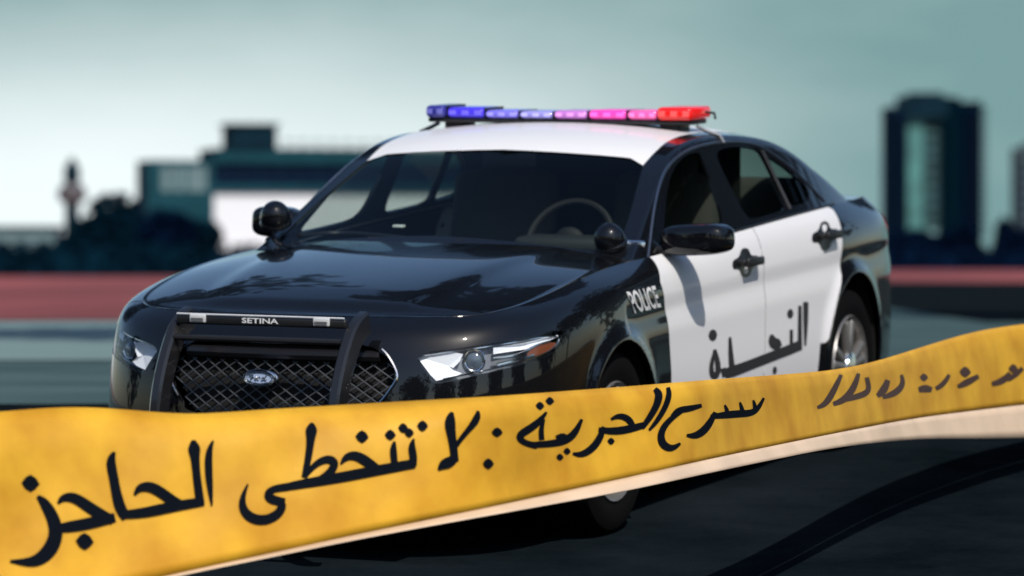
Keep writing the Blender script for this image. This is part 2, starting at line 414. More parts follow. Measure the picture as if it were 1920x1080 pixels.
P = smp([(-.5, 3.62), (.50, 3.66), (.56, 3.8), (.60, 4.2), (.62, 4.5), (.5, 4.62), (-.5, 4.66)], 2)
GLASS['back'], rest = cut(rest, lambda V: sdpoly(V[:, :2], P), lambda V: V[:, 2] > 1.1)
rf = hits([(1213, 299), (1232, 282), (1258, 262)], bG)
xr = rf[0][0]
P = np.array([(-.9, 1.5), (xr, 1.9), (xr + .005, rf[0][1]), (rf[1][0], rf[1][1]), (rf[2][0], rf[2][1]), (rf[2][0] - .005, 3.4), (.5, 3.58), (-.5, 3.60)])
ROOF, rest = cut(rest, lambda V: sdpoly(V[:, :2], P), lambda V: V[:, 2] > 1.3)
panel('pillars', *rest, BLACK, car)['label'] = 'glossy black pillars and roof rails framing the windows'
panel('roof', *ROOF, WHITE, car, fl=0, off=.001)['label'] = 'white roof panel'
panel('windshield', *GLASS['ws'], WSG, car, off=-.004, fl=0)
panel('rear_window', *GLASS['back'], WIN, car, off=-.004, fl=0)

# ---- shell: arches, grille opening, headlights, doors
shell = (SV, SF)
ARCH = []
for (cy_, cz_, r) in (ARF, ARR):
    _, shell = cut(shell, lambda V: np.hypot(V[:, 1] - cy_, V[:, 2] - cz_) - r, lambda V: V[:, 0] > .5)
gr_px = smp([(300, 634), (500, 634), (650, 640), (716, 655), (748, 706), (714, 752), (690, 790), (500, 800), (300, 800)], 1)
GRL, shell = cut(shell, lambda V: sdpoly(PX(V[:, :3]), gr_px) / 500., lambda V: (V[:, 1] < .5))
hl_px = smp([(774, 664), (900, 648), (1054, 619), (1057, 622), (1054, 645), (1036, 663), (990, 682), (900, 702), (830, 719), (811, 719), (800, 700)], 1)
HL, shell = cut(shell, lambda V: sdpoly(PX(V[:, :3]), hl_px) / 500., lambda V: V[:, 1] < 1.3)
fd_front = hits([(1221, 484), (1238, 530), (1249, 590), (1256, 650), (1259, 700)], bS)[:, 1:3]
fd_rear = hits([(1414, 432), (1428, 470), (1433, 540), (1433, 690)], bS)[:, 1:3]
rd_rear = hits([(1562, 392), (1574, 415), (1580, 450), (1579, 515), (1572, 560), (1562, 605), (1553, 645)], bS)[:, 1:3]
print('fd_front', fd_front.round(2).tolist(), 'fd_rear', fd_rear.round(2).tolist(), 'rd', rd_rear.round(2).tolist())
bsY = fd_rear[-1, 0]
fdP = np.r_[[[fd_front[0, 0] - .02, 1.3]], fd_front, [[fd_front[-1, 0] + .005, .28], [bsY, .28]], fd_rear[::-1], [[fd_rear[0, 0], 1.3]]]
rdP = np.r_[[[fd_rear[0, 0], 1.3]], fd_rear, [[bsY, .28], [rd_rear[-1, 0] - .09, .28]], [[rd_rear[-1, 0] - .06, .55]], rd_rear[::-1], [[rd_rear[0, 0] - .06, 1.14]], [[rd_rear[0, 0] - .12, 1.3]]]
FD, shell = cut(shell, lambda V: sdpoly(yz(V), fdP) + .0, lambda V: V[:, 0] > .5)
RD, shell = cut(shell, lambda V: sdpoly(yz(V), rdP) + .0, lambda V: V[:, 0] > .5)
def inset(VF, P, g): return clip(*VF, sdpoly(yz(VF[0]), P) + g)[0]
FD = inset(FD, fdP, .004); RD = inset(RD, rdP, .004)
tlP = smp([(4.66, .97), (4.86, .90), (5.3, .90), (5.3, 1.04), (4.95, 1.06), (4.74, 1.05)], 2)
TL, shell = cut(shell, lambda V: sdpoly(yz(V), tlP), lambda V: V[:, 0] > .45)
panel('body', *shell, BLACK, car)['label'] = 'glossy black bumpers, fenders and rear quarters'
HVi = clip(HV, HF, -(HV[:, 1] - 0) - 1)[0]
hood = panel('hood', HV, HF, BLACK, car, off=.002)
panel('trunk_lid', DV, DF, BLACK, car, off=.001)
# dark liners behind the gaps
V2, F2 = clip(SV, SF, np.where(SV[:, 1] > 1.5, -1., 1.))[0]; V2, F2 = clip(V2, F2, np.where((V2[:, 1] < 3.62), -1., 1.))[0]
panel('door_seal', V2, F2, PIT, car, off=-.016, fl=0)

DOORS = {}
for side in (1, -1):
    for nm, D_, g in (('front', FD, 'front'), ('rear', RD, 'rear')):
        d = panel('door', *D_, WHITE, car, side=side); DOORS[(side, nm)] = d
        d['label'] = 'white %s door on the %s side of the car' % (nm, 'driver' if side > 0 else 'passenger')
        panel('window_glass', *GLASS[g], WIN if nm == 'rear' else WIN2, d, side=side, off=-.006, fl=0)
        if nm == 'rear': panel('quarter_glass', *GLASS['quarter'], WIN, d, side=side, off=-.006, fl=0)

# ---- bright trim round the side windows
tr = [(1214, 492), (1219, 450), (1223, 410), (1231, 365), (1242, 328), (1254, 309), (1270, 293), (1290, 281), (1315, 272), (1345, 267), (1375, 265), (1400, 267), (1424, 273), (1450, 290), (1475, 308), (1497, 327), (1527, 358), (1545, 378)]
def spline_px(P, n): return bspl(np.array(P, float), n)
def sidecopy(mb, name, m, par, label=None):
    o = mb.build(name, m, par)
    V = [(-x, y, z) for x, y, z in mb.V]; F = [f[::-1] for f in mb.F]; c = MB(); c.V = V; c.F = F; o2 = c.build(name, m, par); return o, o2
pts = hits(spline_px(tr, 90), bG, .002)
mb = MB(); mb.tube(pts, .0065, 8); sidecopy(mb, 'window_trim', TRIM, car)
bl = [(1240, 472), (1300, 456), (1372, 432), (1401, 419), (1460, 402), (1517, 385), (1545, 378)]
q = np.array([onplane(x, y, 0, .87) for x, y in spline_px(bl, 40)])
mb = MB()
yy = np.linspace(1.95, 3.95, 60); mb.tube([(xbf(y) - .004, y, zbf(y) + .001) for y in yy], .007, 8); sidecopy(mb, 'belt_seal', PLAST, car)
# dividers on the rear door glass and B pillar edge
for a, b in (((1428, 282), (1481, 392)),):
    h2 = hits([(a[0] + (b[0] - a[0]) * t, a[1] + (b[1] - a[1]) * t) for t in np.linspace(0, 1, 12)], bG, .004)
    mb = MB(); mb.tube(h2, .009, 6); sidecopy(mb, 'glass_divider', PLAST, car)

# ---- door handles: dark cup with a black pull bar
def superdisc(c, ry, rz, x, n=24):
    return [(x, c[1] + ry * math.cos(2 * math.pi * k / n), c[2] + rz * math.sin(2 * math.pi * k / n)) for k in range(n)]
def handle(px, py, door):
    c = hit(px, py, bS); x = c[0]
    for side, dk in ((1, 1), (-1, -1)):
        d = DOORS[(side, door)]; s = side
        cr = smoothpoly([(px + a, py + b) for a, b in ((-8, -27), (6, -27), (10, -12), (25, -14), (26, 4), (12, 10), (8, 27), (-6, 29), (-11, 12), (-24, 14), (-25, -4), (-12, -9))], 2)
        V = [hit(a, b, bS, .004) for a, b in cr] + [hit(px, py, bS, .004)]; n = len(V) - 1
        V = [(s * v[0], v[1], v[2]) for v in V]; mk('handle_cup', V, [(k, (k + 1) % n, n) for k in range(n)], LBLK, d, smooth=False)
        m2 = MB(); m2.box((s * (x + .040), c[1] + .008, c[2] + .004), (.022, .19, .036), bev=.009)
        m2.box((s * (x + .014), c[1] - .085, c[2] + .004), (.04, .025, .026), bev=.006); m2.box((s * (x + .014), c[1] + .10, c[2] + .004), (.04, .025, .026), bev=.006)
        m2.build('handle', PLAST, d)
handle(1398, 492, 'front'); handle(1547, 442, 'rear')

# ---- mirrors
mc = onplane(1308, 449, 1, 1.88)
for s in (1, -1):
    mb = MB(); mb.ball((s * (mc[0] - (0 if s > 0 else .115)), mc[1], mc[2] + (0 if s > 0 else .035)), (.150 if s > 0 else .10, .085, .064), 32, 20, e=.55, rot=Matrix.Rotation(R_(-8 * s), 3, 'Z') @ Matrix.Rotation(R_(-3 * s), 3, 'Y'))
    mm = mb.build('side_mirror', BLACK, car)
    mb = MB(); mb.box((s * (mc[0] - .14), mc[1] - .01, mc[2] - .045), (.13, .07, .035), bev=.012); mb.build('mirror_arm', PLAST, mm)
# ---- spotlights on the A pillars
spc = onplane(1142, 446, 1, 1.60)
for s in (1, -1):
    c = Vector((s * spc[0], spc[1], spc[2]))
    if s < 0: q = onplane(516, 404, 1, 1.60); c = Vector(q)
    mb = MB(); mb.lathe(c, (.15 * s, .45, -.88), [(.001, -.060), (.02, -.058), (.038, -.048), (.052, -.032), (.060, -.012), (.063, .006), (.062, .02), (.066, .026), (.066, .038), (.060, .040)], 32)
    sp = mb.build('spotlight', BLACK, car)
    mb = MB(); mb.lathe(c, (.15 * s, .45, -.88), [(.001, .036), (.03, .038), (.060, .039)], 24); mb.build('lens', REFL, sp)
    mb = MB(); mb.tube([c + Vector((-s * 0, .03, -.01)), c + Vector((s * .06, .07, -.025)), c + Vector((s * .10, .12, -.03))], .014, 10); mb.build('bracket', CHROME, sp)

# ---- wheels
def wheel(c, s, steer=0):
    o = bpy.data.objects.new('wheel', None); link(o, car); o.location = c; o.empty_display_size = .2
    mb = MB(); mb.lathe((0, 0, 0), (s, 0, 0), [(.235, -.23), (.30, -.235), (.345, -.22), (.360, -.19), (.363, -.12), (.360, -.05), (.345, -.012), (.315, .004), (.27, .003), (.238, -.008)], 56); mb.build('tyre', RUB, o)
    mb = MB(); mb.lathe((0, 0, 0), (s, 0, 0), [(.238, -.01), (.232, .0), (.222, -.006), (.212, -.03), (.205, -.07), (.19, -.16), (.19, -.2)], 56); mb.build('rim', ALLOY, o)
    mb = MB()
    for k in range(5):
        for dth in (-.17, .17):
            a = 2 * math.pi * k / 5 + .3; p0 = Vector((0, math.cos(a + dth * .8) * .055, math.sin(a + dth * .8) * .055)); p1 = Vector((0, math.cos(a + dth) * .215, math.sin(a + dth) * .215))
            dr = (p1 - p0); L_ = dr.length; ang = math.atan2(dr.z, dr.y)
            mb.box((s * -.018, (p0.y + p1.y) / 2, (p0.z + p1.z) / 2), (.035, L_, .034), rot=Matrix.Rotation(ang, 3, 'X'), bev=.008)
    mb.build('spokes', ALLOY, o)
    mb = MB(); mb.lathe((0, 0, 0), (s, 0, 0), [(.075, -.04), (.075, -.01), (.068, .004), (.045, .010), (.001, .013)], 28); mb.build('hub_cap', CHROME, o)
    mb = MB(); mb.lathe((0, 0, 0), (s, 0, 0), [(.17, -.12), (.17, -.10), (.001, -.10)], 32); mb.build('brake_disc', PIT, o)
for (y, z, sx) in ((1.13, .363, .940), (3.97, .403, .945)):
    for s in (1, -1): wheel((s * sx, y, z), s)
# wheel wells and floor pan
mb = MB()
for (cy_, cz_, r) in (ARF, ARR):
    for s in (1, -1):
        arc = [(cy_ + (r + .01) * math.cos(a), cz_ + (r + .01) * math.sin(a)) for a in np.linspace(-.55, math.pi + .55, 30)]
        V = [(s * .93, a, b) for a, b in arc] + [(s * .55, a, b) for a, b in arc]
        F = [(i, i + 1, i + 31, i + 30) for i in range(29)] + [tuple(range(30, 60))]
        mb.add(V, F)
mb.box((0, 2.5, .24), (1.1, 4.9, .06)); mb.box((0, 2.45, .26), (1.78, 1.9, .05)); mb.box((0, .55, .45), (1.1, .1, .5)); mb.box((0, 1.55, .6), (1.5, .05, .85)); mb.box((0, 4.5, .6), (1.3, .05, .8))
mb.build('underbody', PIT, car, smooth=False)

# ---- grille: recessed dark panel with diagonal mesh
panel('grille', *GRL, PIT, car, off=-.055, fl=0)
grille = [o for o in car.children if o.name.startswith('grille')][0]
bGr = bvh(np.c_[GRL[0][:, :3] - GRL[0][:, 3:] * .030], GRL[1])
mb = MB()
zlo, zhi = .44, .80
def gpt(x, z):
    o_ = Vector((abs(x), -1, z)); p, n, i, t = bGr.ray_cast(o_, Vector((0, 1, 0)))
    return None if p is None else (math.copysign(abs(p.x), x), p.y, p.z)
for sg in (1, -1):
    for k in range(-26, 27):
        pts = []
        for u in np.linspace(-.5, .5, 90):
            x = k * .062 + u * 1.0; z = .61 + sg * u * .66
            g = gpt(x, z) if (abs(x) < .56 and zlo < z < .745) else None
            if g: pts.append(g)
            elif len(pts) > 2: mb.tube(pts, .0026, 5); pts = []
            else: pts = []
        if len(pts) > 2: mb.tube(pts, .0026, 5)
mb.build('mesh_bars', mat('grille wire', (.12, .125, .13), .4, .6), grille)
mb = MB(); b1 = [gpt(x, .765) for x in np.linspace(-.5, .5, 30)]; b1 = [b for b in b1 if b]
if len(b1) > 3: mb.tube([(b[0], b[1] - .01, b[2]) for b in b1], .022, 8); mb.build('grille_bar', LBLK, grille)
ge = hits([(716, 655), (726, 664), (738, 684), (748, 706), (738, 722), (724, 742), (712, 756)], bS, .004)
mb = MB(); mb.tube(bspl(ge, 24), .0055, 6); sidecopy(mb, 'grille_trim', CHROME, car)
# emblem
ec = np.array([0, -.004, onplane(489, 708, 0, 0)[2]]); 
em = empty('emblem'); em.parent = grille
ed = onplane(489, 708, 1, .01)
def oval(rx, rz, y, n=40): return [(ed[0] + rx * math.cos(2 * math.pi * k / n), y, ed[2] + rz * math.sin(2 * math.pi * k / n)) for k in range(n)]
mb = MB(); V = oval(.062, .027, .0); V2_ = oval(.062, .027, .03); mb.add(V + V2_, [tuple(range(40))] + [(i, (i + 1) % 40, 40 + (i + 1) % 40, 40 + i) for i in range(40)])
EB = mb.build('plate', mat('emblem enamel', (.42, .52, .72), .35, 0, .3), grille); bpy.data.objects.remove(em)
EB.name = 'emblem'
mb = MB(); mb.tube(oval(.064, .029, -.001), .0050, 8, closed=True); mb.tube(oval(.053, .021, -.002), .0018, 6, closed=True)
scr = [[(-.042, .004), (-.036, .011), (-.022, .012), (-.030, .002), (-.036, -.010)], [(-.036, .001), (-.022, .003)], [(-.014, .003), (-.020, -.004), (-.014, -.009), (-.008, -.003), (-.014, .003)],
       [(-.006, .003), (-.004, -.008)], [(-.004, .0), (.004, .004)], [(.018, .003), (.010, .0), (.010, -.008), (.017, -.008), (.022, .002), (.032, .013)], [(.024, .004), (.020, -.008), (.030, -.006)]]
for s_ in scr: mb.tube([(ed[0] + a, -.003, ed[2] + b) for a, b in bspl(np.array(s_, float), 10)], .0022, 6)
mb.build('emblem_script', CHROME, grille)

# ---- headlights
for side in (1, -1):
    h_ = panel('headlight', *HL, mat('headlight housing', (.22, .23, .25), .4, .3), car, side=side, off=-.05, fl=0)
    h_['label'] = 'clear headlight with amber reflector on the %s side' % ('driver' if side > 0 else 'passenger')
    panel('lens', *HL, LENS, h_, side=side, off=-.002, fl=.05)
    mb = MB(); s = side
    def HP(px, py, off):
        p = hit(px, py, bS); d = ray(px, py); p = p + d * off; p = p.copy(); p[0] *= s; return p
    # bright reflector bowl at the inner end
    def patch(px_poly, off, thick=.004):
        P = [HP(a, b, off) for a, b in px_poly]; c = sum(P) / len(P); V = [tuple(p) for p in P] + [tuple(c + (0, .012, 0))]; n = len(P)
        mb.add(V, [(i, (i + 1) % n, n) for i in range(n)])
    patch([(781, 668), (850, 660), (868, 664), (862, 678), (850, 690), (866, 700), (850, 707), (818, 714), (808, 704)], .02)
    patch([(925, 652), (985, 642), (1010, 636), (1046, 628), (1046, 632), (1010, 646), (985, 655), (925, 664)], .02)
    mb.build('reflector', REFL, h_, smooth=False)
    mb = MB(); pc = HP(890, 676, .03); mb.lathe(pc, (.35 * s, -.93, 0), [(.001, .012), (.02, .008), (.031, .0)], 24); mb.build('projector_lens', mat('projector glass', (.10, .13, .16), .08, .0, 1), h_)
    mb = MB(); ring = [pc + np.array([math.cos(a) * .037 * .94, math.cos(a) * .037 * .35 * s - .004, math.sin(a) * .040]) for a in np.linspace(0, 2 * math.pi, 32, endpoint=False)]
    mb.tube(ring, .0055, 8, closed=True); mb.tube(bspl(np.array([HP(x, y, .014) for x, y in ((925, 672), (960, 668), (985, 660), (1000, 648), (1030, 640))]), 16), .004, 6)
    mb.tube(bspl(np.array([HP(x, y, .010) for x, y in ((830, 711), (900, 697), (985, 678), (1030, 660), (1048, 643), (1051, 626), (990, 637), (900, 653), (785, 667))]), 60), .0030, 6)
    mb.tube(bspl(np.array([HP(x, y, .02) for x, y in ((932, 684), (970, 675), (1000, 665))]), 10), .006, 6)
    mb.build('bezel_ring', CHROME, h_)
    mb = MB(); P = [HP(x, y, .018) for x, y in smp([(984, 668), (1000, 650), (1040, 640), (1044, 648), (1036, 656), (1005, 668)], 1)]; n = len(P)
    c = sum(P) / n; mb.add([tuple(p) for p in P] + [tuple(c + (s * .004, -.008, 0))], [(i, (i + 1) % n, n) for i in range(n)]); mb.build('amber_reflector', AMB, h_)

# ---- push bumper
PB = MB(); 
def pbp(px, py, y): return onplane(px, py, 1, y)
top_y, bot_y = .10, -.12
def upright(s):
    prof = [(.03, .93), (-.03, .915), (-.10, .87), (-.18, .76), (-.24, .64), (-.265, .50), (-.26, .36), (-.20, .30)]
    P = bspl(np.array(prof), 30); mb = MB(); V = []; F = []; t_ = .022; wd = .075
    T = np.gradient(P, axis=0); T /= np.linalg.norm(T, axis=1)[:, None]; Nn = np.c_[-T[:, 1], T[:, 0]]
    ring = [(-t_, 0), (-t_ * .6, -.010), (t_ * .6, -.010), (t_, 0), (t_, wd), (-t_, wd)]
    for k in range(30):
        n2 = Nn[k] if Nn[k][0] > 0 else -Nn[k]
        for (a, b) in ring: V.append((s * .365 + a, P[k, 0] + n2[0] * b, P[k, 1] + n2[1] * b))
    for k in range(29):
        for j in range(6): F.append((k * 6 + j, k * 6 + (j + 1) % 6, (k + 1) * 6 + (j + 1) % 6, (k + 1) * 6 + j))
    F += [tuple(range(6))[::-1], tuple(range(174, 180))]; mb.add(V, F); return mb
pb = MB(); pb.box((0, -.085, .900), (.70, .028, .034), bev=.008)
pb_o = pb.build('push_bumper', PLAST, car); pb_o['label'] = 'black push bumper framing the grille'
for s in (1, -1): 
    u = upright(s).build('upright', mat('push bar steel', (.012, .012, .013), .28, 0, .5), pb_o)
mb = MB(); mb.box((0, -.252, .50), (.70, .03, .06), bev=.01); mb.build('crossbar', PLAST, pb_o)
mb = MB(); mb.tube([(-.345, -.12, .835), (.345, -.12, .835)], .012, 10); mb.build('crossbar', PLAST, pb_o)
mb = MB(); mb.tube([(-.345, -.098, .922), (.345, -.098, .922)], .0034, 6); mb.build('edge_highlight', mat('painted highlight', (.62, .63, .65), .4), pb_o); mb = MB(); mb.tube([(-.345, -.272, .530), (.345, -.272, .530)], .0035, 6); mb.build('edge_highlight', MATS['painted highlight'], pb_o)  # pale strips paint in the highlight along the bar edges
for x in (-.255, .255):
    mb = MB(); mb.box((x, -.104, .906), (.066, .012, .030), bev=.004); a = mb.build('marker_light', mat('marker lens', (.55, .56, .56), .3), pb_o)
    mb = MB(); mb.box((x, -.1115, .906), (.050, .004, .006)); mb.box((x, -.1115, .897), (.050, .004, .003)); mb.build('lens_rib', mat('dark lens rib', (.12, .12, .12), .4), a)  # ribs in a darker grey than the lens
def textmesh(s, size, ext=0):
    cu = bpy.data.curves.new('t', 'FONT'); cu.body = s; cu.size = size; cu.align_x = 'CENTER'; cu.align_y = 'CENTER'; cu.resolution_u = 3; cu.offset = .018 * size
    o = bpy.data.objects.new('t', cu); link(o); bpy.context.view_layer.update(); me = o.to_mesh()
    V = np.array([v.co[:] for v in me.vertices]); F = [tuple(p.vertices) for p in me.polygons]; o.to_mesh_clear(); bpy.data.objects.remove(o); return V, F
V, F = textmesh('SETINA', 1); V[:, 0] *= .150 / (V[:, 0].max() - V[:, 0].min()); V[:, 1] -= V[:, 1].mean(); V[:, 1] *= .020 / (V[:, 1].max() - V[:, 1].min())
mk('lettering', [(a, -.1005, .904 + b) for a, b, _ in V], F, WDECAL, pb_o, smooth=False)

# ---- lettering on the car side
def decal(name, polys, tree, m, parent, off=.005):
    V = []; F = []
    for k, (P, T) in enumerate(polys):
        b = len(V)
        for x, y in P:
            h = hit(x, y, tree, off + k * .0004)
            if h is None: h = np.array([0, 0, 0.])
            V.append(h)
        F += [tuple(i + b for i in t) for t in T]
    return mk(name, V, F, m, parent, smooth=False)
def stroke(pts, n=24, cap=True):                   # pts (x, y, width) -> strip polygons in px
    P = bspl(np.array(pts, float), n) if len(pts) > 2 else resample(np.array(pts, float), 10)
    # pull through the end points
    d = np.gradient(P[:, :2], axis=0); d /= np.maximum(np.linalg.norm(d, axis=1), 1e-9)[:, None]; nn = np.c_[-d[:, 1], d[:, 0]]
    A = P[:, :2] + nn * P[:, 2:3] / 2; B = P[:, :2] - nn * P[:, 2:3] / 2; K = len(P)
    V = np.r_[A, B]; F = [(i, i + 1, K + i + 1, K + i) for i in range(K - 1)]
    return V, F
def dia(x, y, r, sq=1., rot=0):
    a = [(x + r * math.cos(t + rot), y + r * sq * math.sin(t + rot)) for t in np.linspace(0, 2 * math.pi, 8, endpoint=False)]
    return np.array(a), [tuple(range(8))]
ND = [  # the word on the doors
    stroke([(1511, 566, 8), (1511, 600, 8), (1510, 648, 3)]),
    stroke([(1500, 573, 5), (1500, 600, 6), (1500, 655, 7)]),
    stroke([(1501, 647, 15), (1470, 660, 15), (1450, 667, 15), (1400, 687, 15), (1372, 697, 17), (1360, 701, 15), (1358, 702, 10)]),
    stroke([(1484, 618, 5), (1484, 650, 5)]), dia(1482, 588, 6, 1.5),
    stroke([(1447, 627, 4), (1448, 638, 14), (1455, 645, 20), (1462, 652, 10)]),
    dia(1453, 694, 4, 1.8),
    stroke([(1369, 632, 4), (1370, 660, 7), (1373, 692, 9)]),
    stroke([(1356, 690, 8), (1360, 706, 8)]),
    dia(1337, 628, 8, 1.35),
    stroke([(1340, 655, 5), (1347, 680, 8), (1347, 700, 8), (1340, 708, 9), (1334, 700, 7), (1334, 680, 6), (1341, 658, 5)]),
]
ND = [(np.r_[(P[:len(P)//2] + P[len(P)//2:]) / 2 + (P[:len(P)//2] - P[len(P)//2:]) * .62, (P[:len(P)//2] + P[len(P)//2:]) / 2 - (P[:len(P)//2] - P[len(P)//2:]) * .62] if len(T) > 1 else P, T) for P, T in ND]
decal('lettering', ND, bS, DECAL, DOORS[(1, 'front')])
V, F = textmesh('POLICE', 1); x0, x1, y0, y1 = V[:, 0].min(), V[:, 0].max(), V[:, 1].min(), V[:, 1].max()
U = (V[:, 0] - x0) / (x1 - x0); W = (V[:, 1] - y0) / (y1 - y0)
tl, tr_, bl_, br = np.array((1174, 547)), np.array((1228, 535)), np.array((1191, 588)), np.array((1240, 576))
Q = (1 - W)[:, None] * ((1 - U)[:, None] * bl_ + U[:, None] * br) + W[:, None] * ((1 - U)[:, None] * tl + U[:, None] * tr_)
decal('lettering', [(Q, F)], bS, WDECAL, [o for o in car.children if o.name == 'body'][0], .016)

# ---- wipers, cowl
for a in ([(560, 441), (640, 433), (760, 446)], [(690, 447), (780, 449), (870, 452)]):
    P = [onplane(x, y, 2, 1.105) for x, y in a]; mb = MB(); mb.tube(bspl(np.array(P), 20), .008, 6); mb.build('wiper', PLAST, car)
mb = MB(); t_ = np.linspace(-1, 1, 30); V = [(x * .78, 1.36 + .30 * x * x, 1.062 - .02 * x * x) for x in t_] + [(x * .78, 1.54 + .30 * x * x, 1.083 - .02 * x * x) for x in t_]
mb.add(V, [(i, i + 1, 31 + i, 30 + i) for i in range(29)]); mb.build('cowl_panel', PLAST, car)

# ---- light bar
BX, BY, BZ = .0, 2.93, 1.560
lb = MB(); lb.box((BX, BY, BZ - .022), (1.22, .20, .022), bev=.008)
for s in (1, -1): lb.box((s * .50, BY, BZ - .045), (.09, .14, .04), bev=.01)
LB = lb.build('light_bar', PLAST, car); LB['label'] = 'roof light bar, blue on the passenger side and red on the driver side'
def lens_mat(n, c, e): 
    return mat(n, c, .15, emit=c, estr=e * .28, coat=.3)
segs = [(-.615, -.52, 'lens navy', (.03, .03, .22), .5, 1.25), (-.52, -.34, 'lens blue', (.05, .03, .60), 1.0, 1.05), (-.34, -.18, 'lens pale blue', (.16, .14, .62), 1.0, .8), (-.18, -.02, 'lens pale violet', (.26, .24, .60), .9, .75),
        (-.02, .14, 'lens violet', (.45, .16, .50), .9, .85), (.14, .32, 'lens magenta', (.72, .05, .38), 1.1, .95), (.32, .46, 'lens pink', (.75, .10, .35), 1.0, .95), (.46, .625, 'lens red', (.72, .012, .012), .9, 1.3)]
for a, b, n, c, e, hs in segs:
    hgt = .042 * hs; mb = MB(); mb.box(((a + b) / 2, BY, BZ - .012 + hgt / 2), (b - a - .006, .24 * (1.05 if hs > 1.2 else .9), hgt), bev=.018); lm = mb.build('lamp_module', lens_mat(n, c, e), LB)
    cnt = 3 if b - a > .13 else 2
    for j in range(cnt):
        q_ = MB(); q_.box((a + (b - a) * (j + .5) / cnt, BY - .109 * (1.16 if hs > 1.2 else 1), BZ - .012 + hgt * .5), ((b - a) / cnt * .55, .006, hgt * .42), bev=.002)
        q_.build('led', mat(n + ' led', tuple(min(1, x * 1.1 + .06) for x in c), .2, emit=tuple(min(1, x + .05) for x in c), estr=.75), lm)
    if b > .6: continue
    q_ = MB(); q_.box((b, BY, BZ - .012 + hgt / 2), (.007, .20, hgt * .98)); q_.build('divider', LBLK, lm)
for s in (1, -1):
    mb = MB(); e1 = hit(1325, 262, bG, .004); mb.tube([(s * .60, BY, BZ - .04), (s * .64, BY, BZ - .06), (s * e1[0], BY + .02, e1[2] + .012), (s * (e1[0] + .02), BY + .02, e1[2] - .02)], .009, 6); mb.build('mount_strap', mat('strap steel', (.12, .13, .15), .5, .3), LB)
mb = MB(); mb.tube([(.64, BY, BZ + .02), (.68, BY, BZ + .015), (.685, BY, BZ - .01)], .006, 6); mb.build('cable', PLAST, LB)

# ---- inside
mb = MB(); mb.box((0, 1.86, .95), (1.56, .56, .20), bev=.05); mb.box((.38, 2.02, 1.06), (.42, .22, .08), bev=.03); mb.build('dashboard', DASH, car)
swc = Vector(onplane(1068, 452, 1, 2.20)); mb = MB(); nrm = Vector((0, -.86, .5)).normalized(); u_ = Vector((1, 0, 0)); v_ = nrm.cross(u_)
mb.tube([swc + (u_ * math.cos(a) + v_ * math.sin(a)) * .185 for a in np.linspace(0, 2 * math.pi, 40, endpoint=False)], .014, 8, closed=True)
mb.ball(swc, (.07, .03, .06)); mb.tube([swc - u_ * .18, swc + u_ * .18], .012, 6); mb.build('steering_wheel', mat('wheel leather', (.006, .006, .006), .7), car)
for x in (-.38, .38):
    mb = MB(); mb.box((x, 2.85, .72), (.50, .50, .18), bev=.06); mb.box((x, 3.12, 1.0), (.48, .15, .62), bev=.06, rot=Matrix.Rotation(R_(-12), 3, 'X')); mb.box((x, 3.20, 1.36), (.24, .09, .16), bev=.03); mb.build('front_seat', SEAT, car)
mb = MB(); mb.box((0, 3.75, .72), (1.4, .5, .2), bev=.06); mb.box((0, 4.02, 1.0), (1.4, .15, .5), bev=.06, rot=Matrix.Rotation(R_(-15), 3, 'X')); mb.build('rear_seat', SEAT, car)
mb = MB(); mb.box((0, 4.3, 1.10), (1.4, .5, .04)); mb.build('parcel_shelf', SEAT, car)
mb = MB(); mb.box((0, 2.30, 1.40), (.24, .02, .07), bev=.01); mb.tube([(0, 2.29, 1.42), (0, 2.31, 1.435)], .008, 6); mb.build('rear_view_mirror', PLAST, car)
mb = MB()
mb.box((0, 3.33, 1.13), (1.30, .02, .56)); mb.build('prisoner_partition', mat('smoked partition', (.02, .02, .02), .6), car)
mb = MB(); c0 = onplane(748, 424, 1, 1.75); mb.box(tuple(c0), (.045, .03, .010), bev=.002); mb.build('dash_tag', WDECAL, car)
for sd_ in (1, -1): panel('tail_light', *TL, mat('tail light red', (.22, .015, .018), .2, 0, 1), car, side=sd_, off=.003)

# ------------------------------------------------------------------ the ground
pA, pB, pC = to_world((-.9, 1.13, 0)), to_world((.9, 1.13, 0)), to_world((0, 3.97, .04))
nrm = np.cross(pB - pA, pC - pA); nrm /= nrm[2]
def zplane(x, y): return pA[2] - (nrm[0] * (x - pA[0]) + nrm[1] * (y - pA[1]))
def zground(x, y):
    a = max(zplane(max(-12, min(12, x)), y), -2.6); b = 0.; k = .10; h = min(1, max(0, .5 + .5 * (b - a) / k))
    return b * (1 - h) + a * h - k * h * (1 - h)
xs = np.r_[-4000, -1500, -600, -250, -100, -50, -30, -20, np.linspace(-12, 12, 49), 20, 30, 50, 100, 250, 600, 1500, 4000]
ys_ = np.r_[-300, -100, -50, -30, np.linspace(-20, 30, 126), 35, 40, 50, 65, 90, 130, 200, 350, 600, 1000, 2000, 4000, 8000]
V = [(x, y, zground(x, y)) for y in ys_ for x in xs]; a = len(xs)
F = [(j * a + i, j * a + i + 1, (j + 1) * a + i + 1, (j + 1) * a + i) for j in range(len(ys_) - 1) for i in range(a - 1)]
g = mk('ground', V, F, mat('dark asphalt', (.002, .0045, .006), .9, noise=.6, nscale=.75, bump=.8, bscale=25, col2=(.012, .017, .021), spec=0), None); tag(g, 'dark asphalt ground sloping under the police car', kind='structure')
print('ZG', [zground(0, y) for y in (15, 17, 19, 20, 22, 30)], 'EYE', EYE, pA, pC)
def sheet(name, pts, z, m, label):
    T = tessellate_polygon([[Vector((x, y, 0)) for x, y in pts]])
    o = mk(name, [(x, y, z) for x, y in pts], [t for t in T], m, smooth=False); tag(o, label, kind='structure'); return o
